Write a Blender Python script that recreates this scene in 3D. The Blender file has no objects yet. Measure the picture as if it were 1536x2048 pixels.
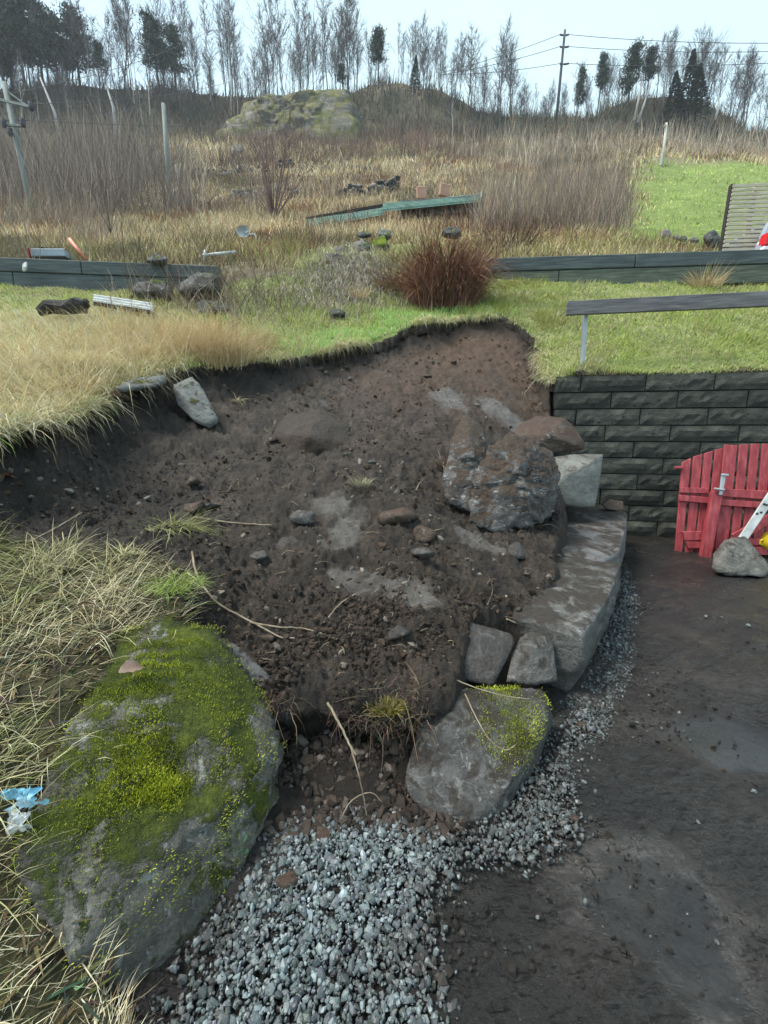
import bpy, bmesh, math, random
import numpy as np
from mathutils import Vector, Matrix, Euler

random.seed(7)
RNG = np.random.default_rng(7)
SC = bpy.context.scene
COL = SC.collection

# ------------------------------------------------------------------ camera, sky, sun, exposure
PITCH = math.radians(11.0)
FPX = 830.0                       # focal length in pixels of a 1536 px wide frame
CAM = np.array([0.0, 0.0, 1.22])
cam_data = bpy.data.cameras.new('camera')
cam_data.sensor_fit = 'HORIZONTAL'
cam_data.sensor_width = 36.0
cam_data.lens = FPX / 1536.0 * 36.0
cam_data.clip_start = 0.05
cam_data.clip_end = 2000.0
cam = bpy.data.objects.new('camera', cam_data)
cam.location = CAM
cam.rotation_euler = (math.radians(90) - PITCH, 0, 0)
COL.objects.link(cam)
SC.camera = cam

SUN_EL, SUN_AZ = math.radians(60), math.radians(262)
world = bpy.data.worlds.new('World'); SC.world = world; world.use_nodes = True
wn, wl = world.node_tree.nodes, world.node_tree.links
wn.clear()
w_out = wn.new('ShaderNodeOutputWorld'); w_bg = wn.new('ShaderNodeBackground')
w_sky = wn.new('ShaderNodeTexSky'); w_sky.sky_type = 'NISHITA'; w_sky.sun_disc = False
w_sky.sun_elevation = SUN_EL; w_sky.sun_rotation = SUN_AZ
w_sky.air_density = 1.0; w_sky.dust_density = 1.5; w_sky.ozone_density = 1.5
# overcast veil: soft procedural cloud cover over the physical sky
w_tc = wn.new('ShaderNodeTexCoord'); w_no = wn.new('ShaderNodeTexNoise')
w_no.inputs['Scale'].default_value = 1.6; w_no.inputs['Detail'].default_value = 5.0
w_rm = wn.new('ShaderNodeMapRange')
w_rm.inputs['From Min'].default_value = 0.35; w_rm.inputs['From Max'].default_value = 0.68
w_rm.inputs['To Min'].default_value = 0.70; w_rm.inputs['To Max'].default_value = 0.97
w_mix = wn.new('ShaderNodeMixRGB'); w_mix.inputs['Color2'].default_value = (2.75, 3.65, 3.95, 1)
wl.new(w_tc.outputs['Generated'], w_no.inputs['Vector'])
wl.new(w_no.outputs['Fac'], w_rm.inputs['Value'])
wl.new(w_rm.outputs['Result'], w_mix.inputs['Fac'])
wl.new(w_sky.outputs['Color'], w_mix.inputs['Color1'])
wl.new(w_mix.outputs['Color'], w_bg.inputs['Color'])
w_bg.inputs['Strength'].default_value = 0.092
wl.new(w_bg.outputs['Background'], w_out.inputs['Surface'])

sun_d = bpy.data.lights.new('sun', 'SUN'); sun_d.energy = 1.5; sun_d.angle = math.radians(20)
sun_d.color = (1.0, 0.93, 0.83)
sun = bpy.data.objects.new('sun', sun_d); COL.objects.link(sun)
sv = Vector((math.sin(SUN_AZ) * math.cos(SUN_EL), math.cos(SUN_AZ) * math.cos(SUN_EL), math.sin(SUN_EL)))
sun.rotation_euler = sv.to_track_quat('Z', 'Y').to_euler()

SC.view_settings.view_transform = 'Standard'
SC.view_settings.look = 'None'
SC.view_settings.gamma = 1.0
SC.view_settings.exposure = 1.85
SC.render.engine = 'CYCLES'
SC.cycles.use_denoising = True
SC.cycles.max_bounces = 6
SC.cycles.diffuse_bounces = 3
SC.cycles.glossy_bounces = 2
SC.cycles.transparent_max_bounces = 4

# ------------------------------------------------------------------ measuring helpers
CP, SP = math.cos(PITCH), math.sin(PITCH)
def ray(px, py):
    cx, cy = (px - 768.0) / FPX, (1024.0 - py) / FPX
    return np.array([cx, CP + cy * SP, -SP + cy * CP])
def W(px, py, Y):                 # the place seen at a photo pixel, Y metres out
    d = ray(px, py); return CAM + d * (Y / d[1])
def G(px, py, z=0.0):             # ... on a level plane
    d = ray(px, py); return CAM + d * ((z - CAM[2]) / d[2])
def tanel(py):
    v = (1024.0 - py) / FPX
    return (-SP + v * CP) / (CP + v * SP)

# ------------------------------------------------------------------ numpy noise
def _hash(ix, iy, iz):
    h = (ix * 374761393 + iy * 668265263 + iz * 2147483647) & 0xffffffff
    h = ((h ^ (h >> 13)) * 1274126177) & 0xffffffff
    h = ((h ^ (h >> 16)) * 2246822519) & 0xffffffff
    return ((h ^ (h >> 15)) & 0xffff) / 32767.5 - 1.0
def vnoise(p):
    p = np.asarray(p, dtype=np.float64)
    i = np.floor(p).astype(np.int64); f = p - i
    f = f * f * f * (f * (f * 6 - 15) + 10)
    r = 0
    for a in (0, 1):
        wx = f[:, 0] if a else 1 - f[:, 0]
        for b in (0, 1):
            wy = f[:, 1] if b else 1 - f[:, 1]
            for c in (0, 1):
                wz = f[:, 2] if c else 1 - f[:, 2]
                r = r + wx * wy * wz * _hash(i[:, 0] + a, i[:, 1] + b, i[:, 2] + c)
    return r
def fbm(p, scale=1.0, oct=4, gain=0.5, seed=0.0):
    p = np.asarray(p, dtype=np.float64) * scale + np.array([seed * 17.3, seed * 9.1, seed * 5.7])
    r = 0; a = 1.0
    for k in range(oct):
        r = r + a * vnoise(p); p = p * 2.03 + 11.7; a *= gain
    return r
def n2(x, y, scale, oct=4, seed=0.0, gain=0.5):
    x = np.atleast_1d(x); y = np.atleast_1d(y)
    return fbm(np.stack([x, y, np.zeros_like(x)], 1), scale, oct, gain, seed)
def sstep(a, b, t):
    t = np.clip((t - a) / (b - a), 0, 1); return t * t * (3 - 2 * t)

class TPS:
    def __init__(self, pts, lam=1e-4):
        P = np.array(pts, float); self.c = P[:, :2]; n = len(P)
        A = np.zeros((n + 3, n + 3)); A[:n, :n] = self.k(P[:, :2]) + lam * np.eye(n)
        A[:n, n] = 1; A[:n, n + 1:] = P[:, :2]; A[n, :n] = 1; A[n + 1:, :n] = P[:, :2].T
        b = np.zeros(n + 3); b[:n] = P[:, 2]; self.w = np.linalg.solve(A, b)
    def k(self, q):
        d2 = ((q[:, None, :] - self.c[None]) ** 2).sum(2)
        return 0.5 * d2 * np.log(d2 + 1e-12)
    def __call__(self, x, y):
        x = np.atleast_1d(np.asarray(x, float)); y = np.atleast_1d(np.asarray(y, float))
        out = np.empty(len(x))
        for s in range(0, len(x), 40000):
            q = np.stack([x[s:s + 40000], y[s:s + 40000]], 1); n = len(self.c)
            out[s:s + 40000] = self.k(q) @ self.w[:n] + self.w[n] + q @ self.w[n + 1:]
        return out

def inside(poly, x, y):
    poly = np.asarray(poly)[:, :2]; r = np.zeros(len(x), bool); j = len(poly) - 1
    for i in range(len(poly)):
        xi, yi = poly[i]; xj, yj = poly[j]
        if yi != yj:
            c = ((yi > y) != (yj > y)) & (x < (xj - xi) * (y - yi) / (yj - yi) + xi); r ^= c
        j = i
    return r
def dist_line(pl, x, y):
    pl = np.asarray(pl)[:, :2]; best = np.full(len(x), 1e9)
    for a, b in zip(pl[:-1], pl[1:]):
        d = b - a; t = np.clip(((x - a[0]) * d[0] + (y - a[1]) * d[1]) / (d @ d + 1e-12), 0, 1)
        best = np.minimum(best, np.hypot(x - a[0] - t * d[0], y - a[1] - t * d[1]))
    return best

# ------------------------------------------------------------------ mesh helpers
def mesh_np(name, V, F, color=None, smooth=False, attrs=None):
    V = np.asarray(V, np.float32); F = np.asarray(F, np.int32); k = F.shape[1]
    me = bpy.data.meshes.new(name)
    me.vertices.add(len(V)); me.vertices.foreach_set('co', V.ravel())
    me.loops.add(F.size); me.loops.foreach_set('vertex_index', F.ravel())
    me.polygons.add(len(F)); me.polygons.foreach_set('loop_start', np.arange(0, F.size, k, dtype=np.int32))
    me.polygons.foreach_set('loop_total', np.full(len(F), k, np.int32))
    me.polygons.foreach_set('use_smooth', np.full(len(F), smooth, bool))
    me.update(calc_edges=True)
    if color is not None:
        a = me.color_attributes.new('col', 'FLOAT_COLOR', 'POINT')
        c = np.ones((len(V), 4), np.float32); c[:, :3] = color; a.data.foreach_set('color', c.ravel())
    for n, v in (attrs or {}).items():
        a = me.attributes.new(n, 'FLOAT', 'POINT'); a.data.foreach_set('value', np.asarray(v, np.float32))
    return me
def tag(o, label=None, cat=None, group=None, kind=None):
    if label: o['label'] = label
    if cat: o['category'] = cat
    if group: o['group'] = group
    if kind: o['kind'] = kind
    elif cat: o['kind'] = 'thing'
    return o
def link(name, me, mat=None, parent=None, loc=None):
    o = bpy.data.objects.new(name, me); COL.objects.link(o)
    if mat is not None and me is not None and len(me.materials) == 0: me.materials.append(mat)
    if parent is not None: o.parent = parent
    if loc is not None: o.location = loc
    return o
def thing(name, label, cat, loc=(0, 0, 0), group=None):
    o = bpy.data.objects.new(name, None); o.empty_display_size = 0.1; COL.objects.link(o); o.location = loc
    return tag(o, label, cat, group)
def bm_mesh(name, bm, smooth=False):
    bmesh.ops.recalc_face_normals(bm, faces=bm.faces)
    me = bpy.data.meshes.new(name); bm.to_mesh(me); bm.free()
    if smooth: me.polygons.foreach_set('use_smooth', np.ones(len(me.polygons), bool))
    return me
def box_bm(bm, c, ax, ay, az, sx, sy, sz, bevel=0.0):
    ax, ay, az = Vector(ax).normalized(), Vector(ay).normalized(), Vector(az).normalized()
    M = Matrix(((ax.x * sx, ay.x * sy, az.x * sz, c[0]), (ax.y * sx, ay.y * sy, az.y * sz, c[1]), (ax.z * sx, ay.z * sy, az.z * sz, c[2]), (0, 0, 0, 1)))
    r = bmesh.ops.create_cube(bm, size=1.0, matrix=M)
    if bevel > 0:
        ed = list({e for v in r['verts'] for e in v.link_edges})
        bmesh.ops.bevel(bm, geom=ed, offset=bevel, segments=1, affect='EDGES', profile=0.5)
def beam_mesh(name, a, b, w, h, up=(0, 0, 1), bevel=0.004):
    a, b = Vector(a), Vector(b); d = b - a; L = d.length; d.normalize()
    s = d.cross(Vector(up)).normalized(); u = s.cross(d).normalized()
    bm = bmesh.new(); box_bm(bm, (a + b) / 2, d, s, u, L, w, h, bevel)
    return bm_mesh(name, bm)
def tube_np(pts, rad, sides=6, cap=True):
    P = np.asarray(pts, float); n = len(P); rad = np.broadcast_to(np.asarray(rad, float), (n,))
    T = np.gradient(P, axis=0); T /= np.linalg.norm(T, axis=1)[:, None] + 1e-12
    ref = np.array([0.0, 0.0, 1.0]) if abs(T[0][2]) < 0.9 else np.array([1.0, 0, 0])
    S = np.cross(T, ref); S /= np.linalg.norm(S, axis=1)[:, None] + 1e-9; U = np.cross(S, T)
    a = np.arange(sides) / sides * 2 * math.pi
    V = (P[:, None, :] + rad[:, None, None] * (np.cos(a)[None, :, None] * S[:, None, :] + np.sin(a)[None, :, None] * U[:, None, :])).reshape(-1, 3)
    F = []
    for i in range(n - 1):
        for j in range(sides):
            j2 = (j + 1) % sides; p, q = i * sides, (i + 1) * sides
            F.append((p + j, p + j2, q + j2)); F.append((p + j, q + j2, q + j))
    if cap:
        for j in range(1, sides - 1):
            F.append((0, j + 1, j)); e = (n - 1) * sides; F.append((e, e + j, e + j + 1))
    return V, np.array(F)
def merge(parts):
    Vs, Fs, n = [], [], 0
    for V, F in parts: Vs.append(V); Fs.append(np.asarray(F) + n); n += len(V)
    return np.concatenate(Vs), np.concatenate(Fs)
def tube_obj(name, pts, rad, mat, parent=None, sides=6, smooth=True):
    V, F = tube_np(pts, rad, sides)
    return link(name, mesh_np(name, V, F, smooth=smooth), mat, parent)
def curve_pts(pts, n=24):        # Catmull-Rom through key points
    P = np.array(pts, float); P = np.vstack([2 * P[0] - P[1], P, 2 * P[-1] - P[-2]]); out = []
    m = len(P) - 3
    for t in np.linspace(0, m - 1e-6, n):
        i = int(t); f = t - i; a, b, c, d = P[i:i + 4]
        out.append(0.5 * (2 * b + (c - a) * f + (2 * a - 5 * b + 4 * c - d) * f * f + (3 * b - a - 3 * c + d) * f ** 3))
    return np.array(out)

# blades: one curved strip per grass blade, stem or twig
def blades(name, root, length, width, az, lean, bend, color, mat, seg=2, tipcol=None, parent=None, jitter=0.0, objname=None):
    N = len(root); root = np.asarray(root, float)
    b = lambda v: np.broadcast_to(np.asarray(v, float), (N,))
    length, width, az, lean, bend = b(length), b(width), b(az), b(lean), b(bend)
    color = np.broadcast_to(np.asarray(color, float), (N, 3))
    dx, dy = np.cos(az), np.sin(az)
    pos = root.copy(); levels = []
    for k in range(seg + 1):
        levels.append(pos.copy())
        th = lean + bend * (k + 0.5) / seg
        st = length / seg
        pos = pos + np.stack([dx * np.sin(th) * st, dy * np.sin(th) * st, np.cos(th) * st], 1)
        if jitter: pos += RNG.normal(0, 1, (N, 3)) * (jitter * st)[:, None]
    fa = RNG.uniform(0, math.pi, N); side = np.stack([np.cos(fa), np.sin(fa), np.zeros(N)], 1)
    nv = 2 * seg + 1; V = np.empty((N, nv, 3)); C = np.empty((N, nv, 3))
    tip = color if tipcol is None else np.broadcast_to(np.asarray(tipcol, float), (N, 3))
    for k in range(seg):
        wk = width * (1 - 0.75 * (k / seg) ** 1.5) * 0.5
        V[:, 2 * k] = levels[k] - side * wk[:, None]; V[:, 2 * k + 1] = levels[k] + side * wk[:, None]
        f = k / seg; C[:, 2 * k] = C[:, 2 * k + 1] = color * (1 - f) + tip * f
    V[:, -1] = levels[seg]; C[:, -1] = tip
    fl = []
    for k in range(seg - 1): fl += [(2 * k, 2 * k + 1, 2 * k + 3), (2 * k, 2 * k + 3, 2 * k + 2)]
    fl.append((2 * seg - 2, 2 * seg - 1, 2 * seg))
    F = (np.arange(N)[:, None, None] * nv + np.array(fl)[None]).reshape(-1, 3)
    me = mesh_np(name, V.reshape(-1, 3), F, color=C.reshape(-1, 3))
    return link(name, me, mat, parent)

_ico = None
def ico(sub):
    bm = bmesh.new(); bmesh.ops.create_icosphere(bm, subdivisions=sub, radius=1.0)
    V = np.array([v.co[:] for v in bm.verts]); F = np.array([[v.index for v in f.verts] for f in bm.faces]); bm.free()
    return V, F
def pebbles(name, pos, size, color, mat, flat=0.6, angular=0.35, parent=None, seed=1):
    rng = np.random.default_rng(seed); V0, F0 = ico(1)[0:2]
    V0, F0 = _ico12; K = 24
    tmpl = []
    for k in range(K):
        v = V0 * (1 + rng.uniform(-angular, angular, (len(V0), 1))); v = v * np.array([1.0, rng.uniform(0.6, 0.95), rng.uniform(0.35, 0.8)]); tmpl.append(v)
    tmpl = np.array(tmpl); N = len(pos)
    q = rng.normal(0, 1, (N, 4)); q /= np.linalg.norm(q, axis=1)[:, None]
    w, x, y, z = q.T
    R = np.stack([1 - 2 * (y * y + z * z), 2 * (x * y - z * w), 2 * (x * z + y * w), 2 * (x * y + z * w), 1 - 2 * (x * x + z * z), 2 * (y * z - x * w), 2 * (x * z - y * w), 2 * (y * z + x * w), 1 - 2 * (x * x + y * y)], 1).reshape(N, 3, 3)
    T = tmpl[rng.integers(0, K, N)]
    V = np.einsum('nij,nkj->nki', R, T) * np.asarray(size)[:, None, None] + np.asarray(pos)[:, None, :]
    nv = len(V0); F = (np.arange(N)[:, None, None] * nv + F0[None]).reshape(-1, 3)
    C = np.repeat(np.asarray(color), nv, axis=0)
    return link(name, mesh_np(name, V.reshape(-1, 3), F, color=C), mat, parent)
_ico12 = ico(1)
_ico12 = (_ico12[0], _ico12[1]) 

# ------------------------------------------------------------------ materials
def new_mat(name):
    m = bpy.data.materials.new(name); m.use_nodes = True; nt = m.node_tree
    return m, nt, nt.nodes, nt.links, nt.nodes['Principled BSDF']
def nd(ns, t, **kw):
    n = ns.new(t)
    for k, v in kw.items():
        if k in n.inputs: n.inputs[k].default_value = v
        else: setattr(n, k, v)
    return n
def c4(c): return (c[0], c[1], c[2], 1.0)
def ramp(ns, ls, src, stops):
    r = ns.new('ShaderNodeValToRGB'); e = r.color_ramp.elements
    while len(e) < len(stops): e.new(0.5)
    for i, (p, c) in enumerate(stops): e[i].position = p; e[i].color = c4(c)
    ls.new(src, r.inputs['Fac']); return r.outputs['Color']
def noise(ns, ls, coord, scale, detail=5, rough=0.55, dist=0.0):
    n = ns.new('ShaderNodeTexNoise'); n.inputs['Scale'].default_value = scale; n.inputs['Detail'].default_value = detail
    n.inputs['Roughness'].default_value = rough; n.inputs['Distortion'].default_value = dist
    ls.new(coord, n.inputs['Vector']); return n.outputs['Fac']
def mixc(ns, ls, fac, a, b, mode='MIX'):
    m = ns.new('ShaderNodeMixRGB'); m.blend_type = mode
    for s, i in ((fac, 'Fac'), (a, 'Color1'), (b, 'Color2')):
        if hasattr(s, 'is_output'): ls.new(s, m.inputs[i])
        elif i == 'Fac': m.inputs[i].default_value = s
        else: m.inputs[i].default_value = c4(s)
    return m.outputs['Color']
def maprange(ns, ls, src, a, b, c=0.0, d=1.0):
    m = ns.new('ShaderNodeMapRange'); m.inputs['From Min'].default_value = a; m.inputs['From Max'].default_value = b
    m.inputs['To Min'].default_value = c; m.inputs['To Max'].default_value = d; ls.new(src, m.inputs['Value']); return m.outputs['Result']
def mathn(ns, ls, op, a, b=0.0):
    m = ns.new('ShaderNodeMath'); m.operation = op; m.use_clamp = False
    for i, s in enumerate((a, b)):
        if hasattr(s, 'is_output'): ls.new(s, m.inputs[i])
        else: m.inputs[i].default_value = s
    return m.outputs[0]
def bump(ns, ls, b, h, strength=0.4, dist=0.01):
    n = ns.new('ShaderNodeBump'); n.inputs['Strength'].default_value = strength; n.inputs['Distance'].default_value = dist
    ls.new(h, n.inputs['Height']); ls.new(n.outputs['Normal'], b.inputs['Normal'])
def attr(ns, name):
    a = ns.new('ShaderNodeAttribute'); a.attribute_name = name; return a
def blade_mat(name, rough=0.6, trans=0.25, gain=1.0):
    m, nt, ns, ls, b = new_mat(name)
    a = attr(ns, 'col'); ls.new(a.outputs['Color'], b.inputs['Base Color']); b.inputs['Roughness'].default_value = rough
    b.inputs['Specular IOR Level'].default_value = 0.3
    if trans > 0:
        t = ns.new('ShaderNodeBsdfTranslucent'); ls.new(a.outputs['Color'], t.inputs['Color'])
        mx = ns.new('ShaderNodeMixShader'); mx.inputs['Fac'].default_value = trans
        ls.new(b.outputs[0], mx.inputs[1]); ls.new(t.outputs[0], mx.inputs[2]); ls.new(mx.outputs[0], ns['Material Output'].inputs['Surface'])
    return m
def plain_mat(name, stops, scale=6.0, rough=0.6, bump_s=0.25, bump_scale=40.0, dist=0.004, stretch=(1, 1, 1), spec=0.4, metal=0.0):
    m, nt, ns, ls, b = new_mat(name)
    tc = ns.new('ShaderNodeTexCoord'); mp = ns.new('ShaderNodeMapping'); mp.inputs['Scale'].default_value = stretch
    ls.new(tc.outputs['Object'], mp.inputs['Vector'])
    f = noise(ns, ls, mp.outputs[0], scale, 6, 0.6); n = len(stops)
    if not isinstance(stops[0][0], (int, float)): pass
    st = [(0.3 + 0.4 * i / max(1, n - 1), c) for i, c in enumerate(stops)]
    ls.new(ramp(ns, ls, f, st), b.inputs['Base Color'])
    b.inputs['Roughness'].default_value = rough; b.inputs['Specular IOR Level'].default_value = spec; b.inputs['Metallic'].default_value = metal
    bump(ns, ls, b, noise(ns, ls, mp.outputs[0], bump_scale, 6, 0.6), bump_s, dist)
    return m
def stone_mat(name, cols, moss=0.0, mud=0.0, scale=5.0, rough=0.75, vary=0.0, mosscols=((0.05, 0.075, 0.008), (0.19, 0.24, 0.02)), streak=0.0, lichen=0.0, mudcol=(0.026, 0.021, 0.017), wet=0.0):
    """stone with grain and patches; moss and mud cover it in patches that favour upward faces"""
    m, nt, ns, ls, b = new_mat(name)
    tc = ns.new('ShaderNodeTexCoord'); co = tc.outputs['Object']; ge = ns.new('ShaderNodeNewGeometry')
    sx = ns.new('ShaderNodeSeparateXYZ'); ls.new(ge.outputs['Normal'], sx.inputs[0]); up = sx.outputs['Z']
    mp = ns.new('ShaderNodeMapping'); mp.inputs['Scale'].default_value = (1, 1, 2.2); mp.inputs['Rotation'].default_value = (0.5, 0.4, 0.3); ls.new(co, mp.inputs['Vector'])
    big = noise(ns, ls, mp.outputs[0], scale, 7, 0.65, 0.4)
    col = ramp(ns, ls, big, [(0.28, cols[0]), (0.45, cols[1]), (0.6, cols[2]), (0.75, cols[-1])])
    fine = noise(ns, ls, co, scale * 22, 4, 0.7)
    col = mixc(ns, ls, 0.75, col, ramp(ns, ls, fine, [(0.3, (0.35, 0.35, 0.35)), (0.7, (1.0, 1.0, 1.0))]), 'MULTIPLY')
    if lichen > 0:
        lf = maprange(ns, ls, noise(ns, ls, co, scale * 3.2, 6, 0.7, 0.6), 0.56, 0.64, 0, lichen)
        col = mixc(ns, ls, lf, col, (0.42, 0.44, 0.42))
    if streak > 0:
        mp2 = ns.new('ShaderNodeMapping'); mp2.inputs['Scale'].default_value = (1, 1.3, 2.4); mp2.inputs['Rotation'].default_value = (0.9, 0.9, 0.5); ls.new(co, mp2.inputs['Vector'])
        sf = maprange(ns, ls, noise(ns, ls, mp2.outputs[0], scale * 2.3, 7, 0.75, 1.2), 0.55, 0.66, 0, streak)
        col = mixc(ns, ls, sf, col, (0.48, 0.47, 0.45))
    rg = maprange(ns, ls, big, 0.3, 0.7, rough - 0.18, rough + 0.1)
    if mud > 0:
        mf = mathn(ns, ls, 'ADD', noise(ns, ls, co, scale * 1.5, 7, 0.68, 0.5), mathn(ns, ls, 'MULTIPLY', up, 0.26))
        mf = maprange(ns, ls, mf, 0.80 - 0.36 * mud, 0.90 - 0.36 * mud)
        mc = ramp(ns, ls, noise(ns, ls, co, scale * 9, 5, 0.6), [(0.35, mudcol), (0.7, tuple(2.1 * v for v in mudcol))])
        col = mixc(ns, ls, mf, col, mc); 
    hb = noise(ns, ls, co, scale * 7, 8, 0.68)
    if moss > 0:
        f = mathn(ns, ls, 'ADD', noise(ns, ls, co, scale * 1.1, 7, 0.7, 0.3), mathn(ns, ls, 'MULTIPLY', up, 0.16))
        mo = maprange(ns, ls, f, 0.74 - 0.32 * moss, 0.80 - 0.32 * moss)
        mcol = ramp(ns, ls, noise(ns, ls, co, scale * 12, 6, 0.7), [(0.3, mosscols[0]), (0.7, mosscols[1])])
        mcol = mixc(ns, ls, maprange(ns, ls, noise(ns, ls, co, scale * 1.7, 4, 0.6), 0.4, 0.62), mixc(ns, ls, 0.75, mcol, (0.02, 0.035, 0.008)), mcol)
        col = mixc(ns, ls, mo, col, mcol)
        hb = mathn(ns, ls, 'ADD', hb, mathn(ns, ls, 'MULTIPLY', mo, mathn(ns, ls, 'ADD', 0.35, noise(ns, ls, co, scale * 30, 3, 0.7))))
        rg = mathn(ns, ls, 'ADD', rg, mathn(ns, ls, 'MULTIPLY', mo, 0.25))
    if vary > 0:
        oi = ns.new('ShaderNodeObjectInfo'); vm = maprange(ns, ls, oi.outputs['Random'], 0, 1, 1 - vary, 1 + vary); cmb = ns.new('ShaderNodeCombineXYZ')
        for i_ in range(3): ls.new(vm, cmb.inputs[i_])
        col = mixc(ns, ls, 1.0, col, cmb.outputs[0], 'MULTIPLY')
    ls.new(col, b.inputs['Base Color']); ls.new(rg, b.inputs['Roughness']); b.inputs['Specular IOR Level'].default_value = 0.35 + wet
    bump(ns, ls, b, hb, 0.9, 0.022)
    return m

# ------------------------------------------------------------------ rocks: rounded hull of key points, roughened
def rock_mesh(name, pts, sub=5, soft=26.0, amp=0.04, freq=3.0, ridge=0.0, seed=0.0, shrink=1.0):
    P = np.array(pts, float); c = P.mean(0); S = np.linalg.norm(P - c, axis=1).mean()
    bm = bmesh.new()
    for p in (P - c): bm.verts.new(p)
    bmesh.ops.convex_hull(bm, input=bm.verts); bmesh.ops.triangulate(bm, faces=bm.faces)
    bmesh.ops.recalc_face_normals(bm, faces=bm.faces)
    Nn, D = [], []
    for f in bm.faces:
        if f.calc_area() < 1e-9: continue
        n = np.array(f.normal[:]); d = float(n @ np.array(f.verts[0].co[:]))
        if d < 0: n, d = -n, -d
        Nn.append(n); D.append(max(d, 1e-4))
    bm.free(); Nn, D = np.array(Nn), np.array(D)
    V, F = ico(sub)
    q = (V @ Nn.T) / D[None]                       # 1/r per plane
    k = soft
    m = q.max(1); r = 1.0 / (m + np.log(np.exp(np.clip((q - m[:, None]) * k * S, -60, 0)).sum(1)) / (k * S) * 0.5)
    X = V * r[:, None] * shrink
    Pn = X / S
    d = fbm(Pn, freq, 5, 0.5, seed) * amp
    if ridge: d = d - ridge * (1 - np.abs(fbm(Pn * np.array([1, 1, 1.8]), freq * 0.8, 3, 0.5, seed + 3))) ** 3
    d = d + fbm(Pn, freq * 6, 3, 0.5, seed + 9) * amp * 0.22
    X = X + V * (d * S)[:, None]
    return mesh_np(name, X, F, smooth=True), c
def rock(name, label, pts, mat, cat='rock', group=None, parent=None, world_pts=False, **kw):
    P = [np.asarray(p, float) if world_pts else W(*p) for p in pts]
    me, c = rock_mesh(name, P, **kw)
    o = link(name, me, mat, parent, c)
    if parent is None: tag(o, label, cat, group)
    return o

# ================================================================== TERRAIN SHAPES
TE_PIX = [(-420, 960, 1.75), (-150, 890, 2.1), (30, 850, 2.45), (110, 835, 2.8), (200, 792, 3.3), (330, 738, 4.08), (420, 728, 4.4), (500, 724, 4.73), (600, 714, 5.16),
          (730, 690, 5.6), (830, 655, 6.08), (930, 640, 6.45), (1000, 634, 6.54), (1050, 650, 6.35), (1082, 690, 5.95), (1094, 760, 5.15)]
TE = np.array([W(*p) for p in TE_PIX])
YAW = math.radians(11)
WA = np.array([1.995, 5.0]); WDIR = np.array([math.cos(YAW), -math.sin(YAW)]); WNORM = np.array([-math.sin(YAW), -math.cos(YAW)])
WALL_TOP = 1.85
WB = WA + WDIR * 5.2
TR0, TR1 = W(975, 519, 8.55), W(1536, 501, 7.95)
TR2 = TR1 + (TR1 - TR0) / np.linalg.norm((TR1 - TR0)) * 3.0
TL1, TL0 = W(440, 534, 8.5), W(0, 517, 8.3)
TL2 = TL0 + (TL0 - TL1) / np.linalg.norm((TL0 - TL1)) * 3.5
lawn_pts = [tuple(p) for p in TE[1:]]
for p in [(0, 575, 8.2), (200, 582, 8.2), (400, 575, 8.3), (980, 562, 8.4), (1250, 572, 8.0), (1536, 580, 7.6),
          (0, 690, 4.7), (100, 700, 4.5), (200, 640, 5.9), (350, 660, 5.7), (520, 650, 6.3), (680, 640, 6.7), (860, 630, 6.9), (900, 600, 7.6),
          (1150, 690, 5.75), (1200, 640, 6.5), (1400, 640, 6.1), (1500, 690, 5.2), (560, 560, 8.3), (640, 520, 8.9), (760, 510, 9.0), (860, 520, 8.9), (700, 590, 7.7)]:
    lawn_pts.append(tuple(W(*p)))
for k in range(6):
    q = WA + WDIR * (0.15 + 0.9 * k); lawn_pts.append((q[0], q[1] + 0.05, WALL_TOP + 0.02))
lawn_pts += [(-9.0, 8.6, 4.0), (-7.5, 5.0, 2.2), (-4.5, 3.0, 1.5), (8.0, 7.2, 3.7)]
lawn_tps = TPS(lawn_pts, 2e-3)
LAWN_POLY = [tuple(p[:2]) for p in TE] + [tuple(WA + WDIR * 0.02), tuple(WB), tuple(TR2[:2] + np.array([0, -0.05])), tuple(TR0[:2] + np.array([0, -0.05])), (1.9, 9.6), (-2.6, 9.6), tuple(TL1[:2] + np.array([0, -0.05])), tuple(TL2[:2] + np.array([0, -0.05])), (-9, 3.0), (-3.5, 1.0)]
EDGE = np.vstack([TE[:, :2], [WA]])
def lawnH(x, y): return lawn_tps(x, y) + 0.05 * n2(x, y, 0.9, 3, 2) + 0.018 * n2(x, y, 4.0, 3, 5)
def lawn_sd(x, y):                # > 0 on the turf, < 0 over the cut
    s = np.where(inside(LAWN_POLY, x, y), 1.0, -1.0)
    return s * dist_line(EDGE, x, y)

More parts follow.
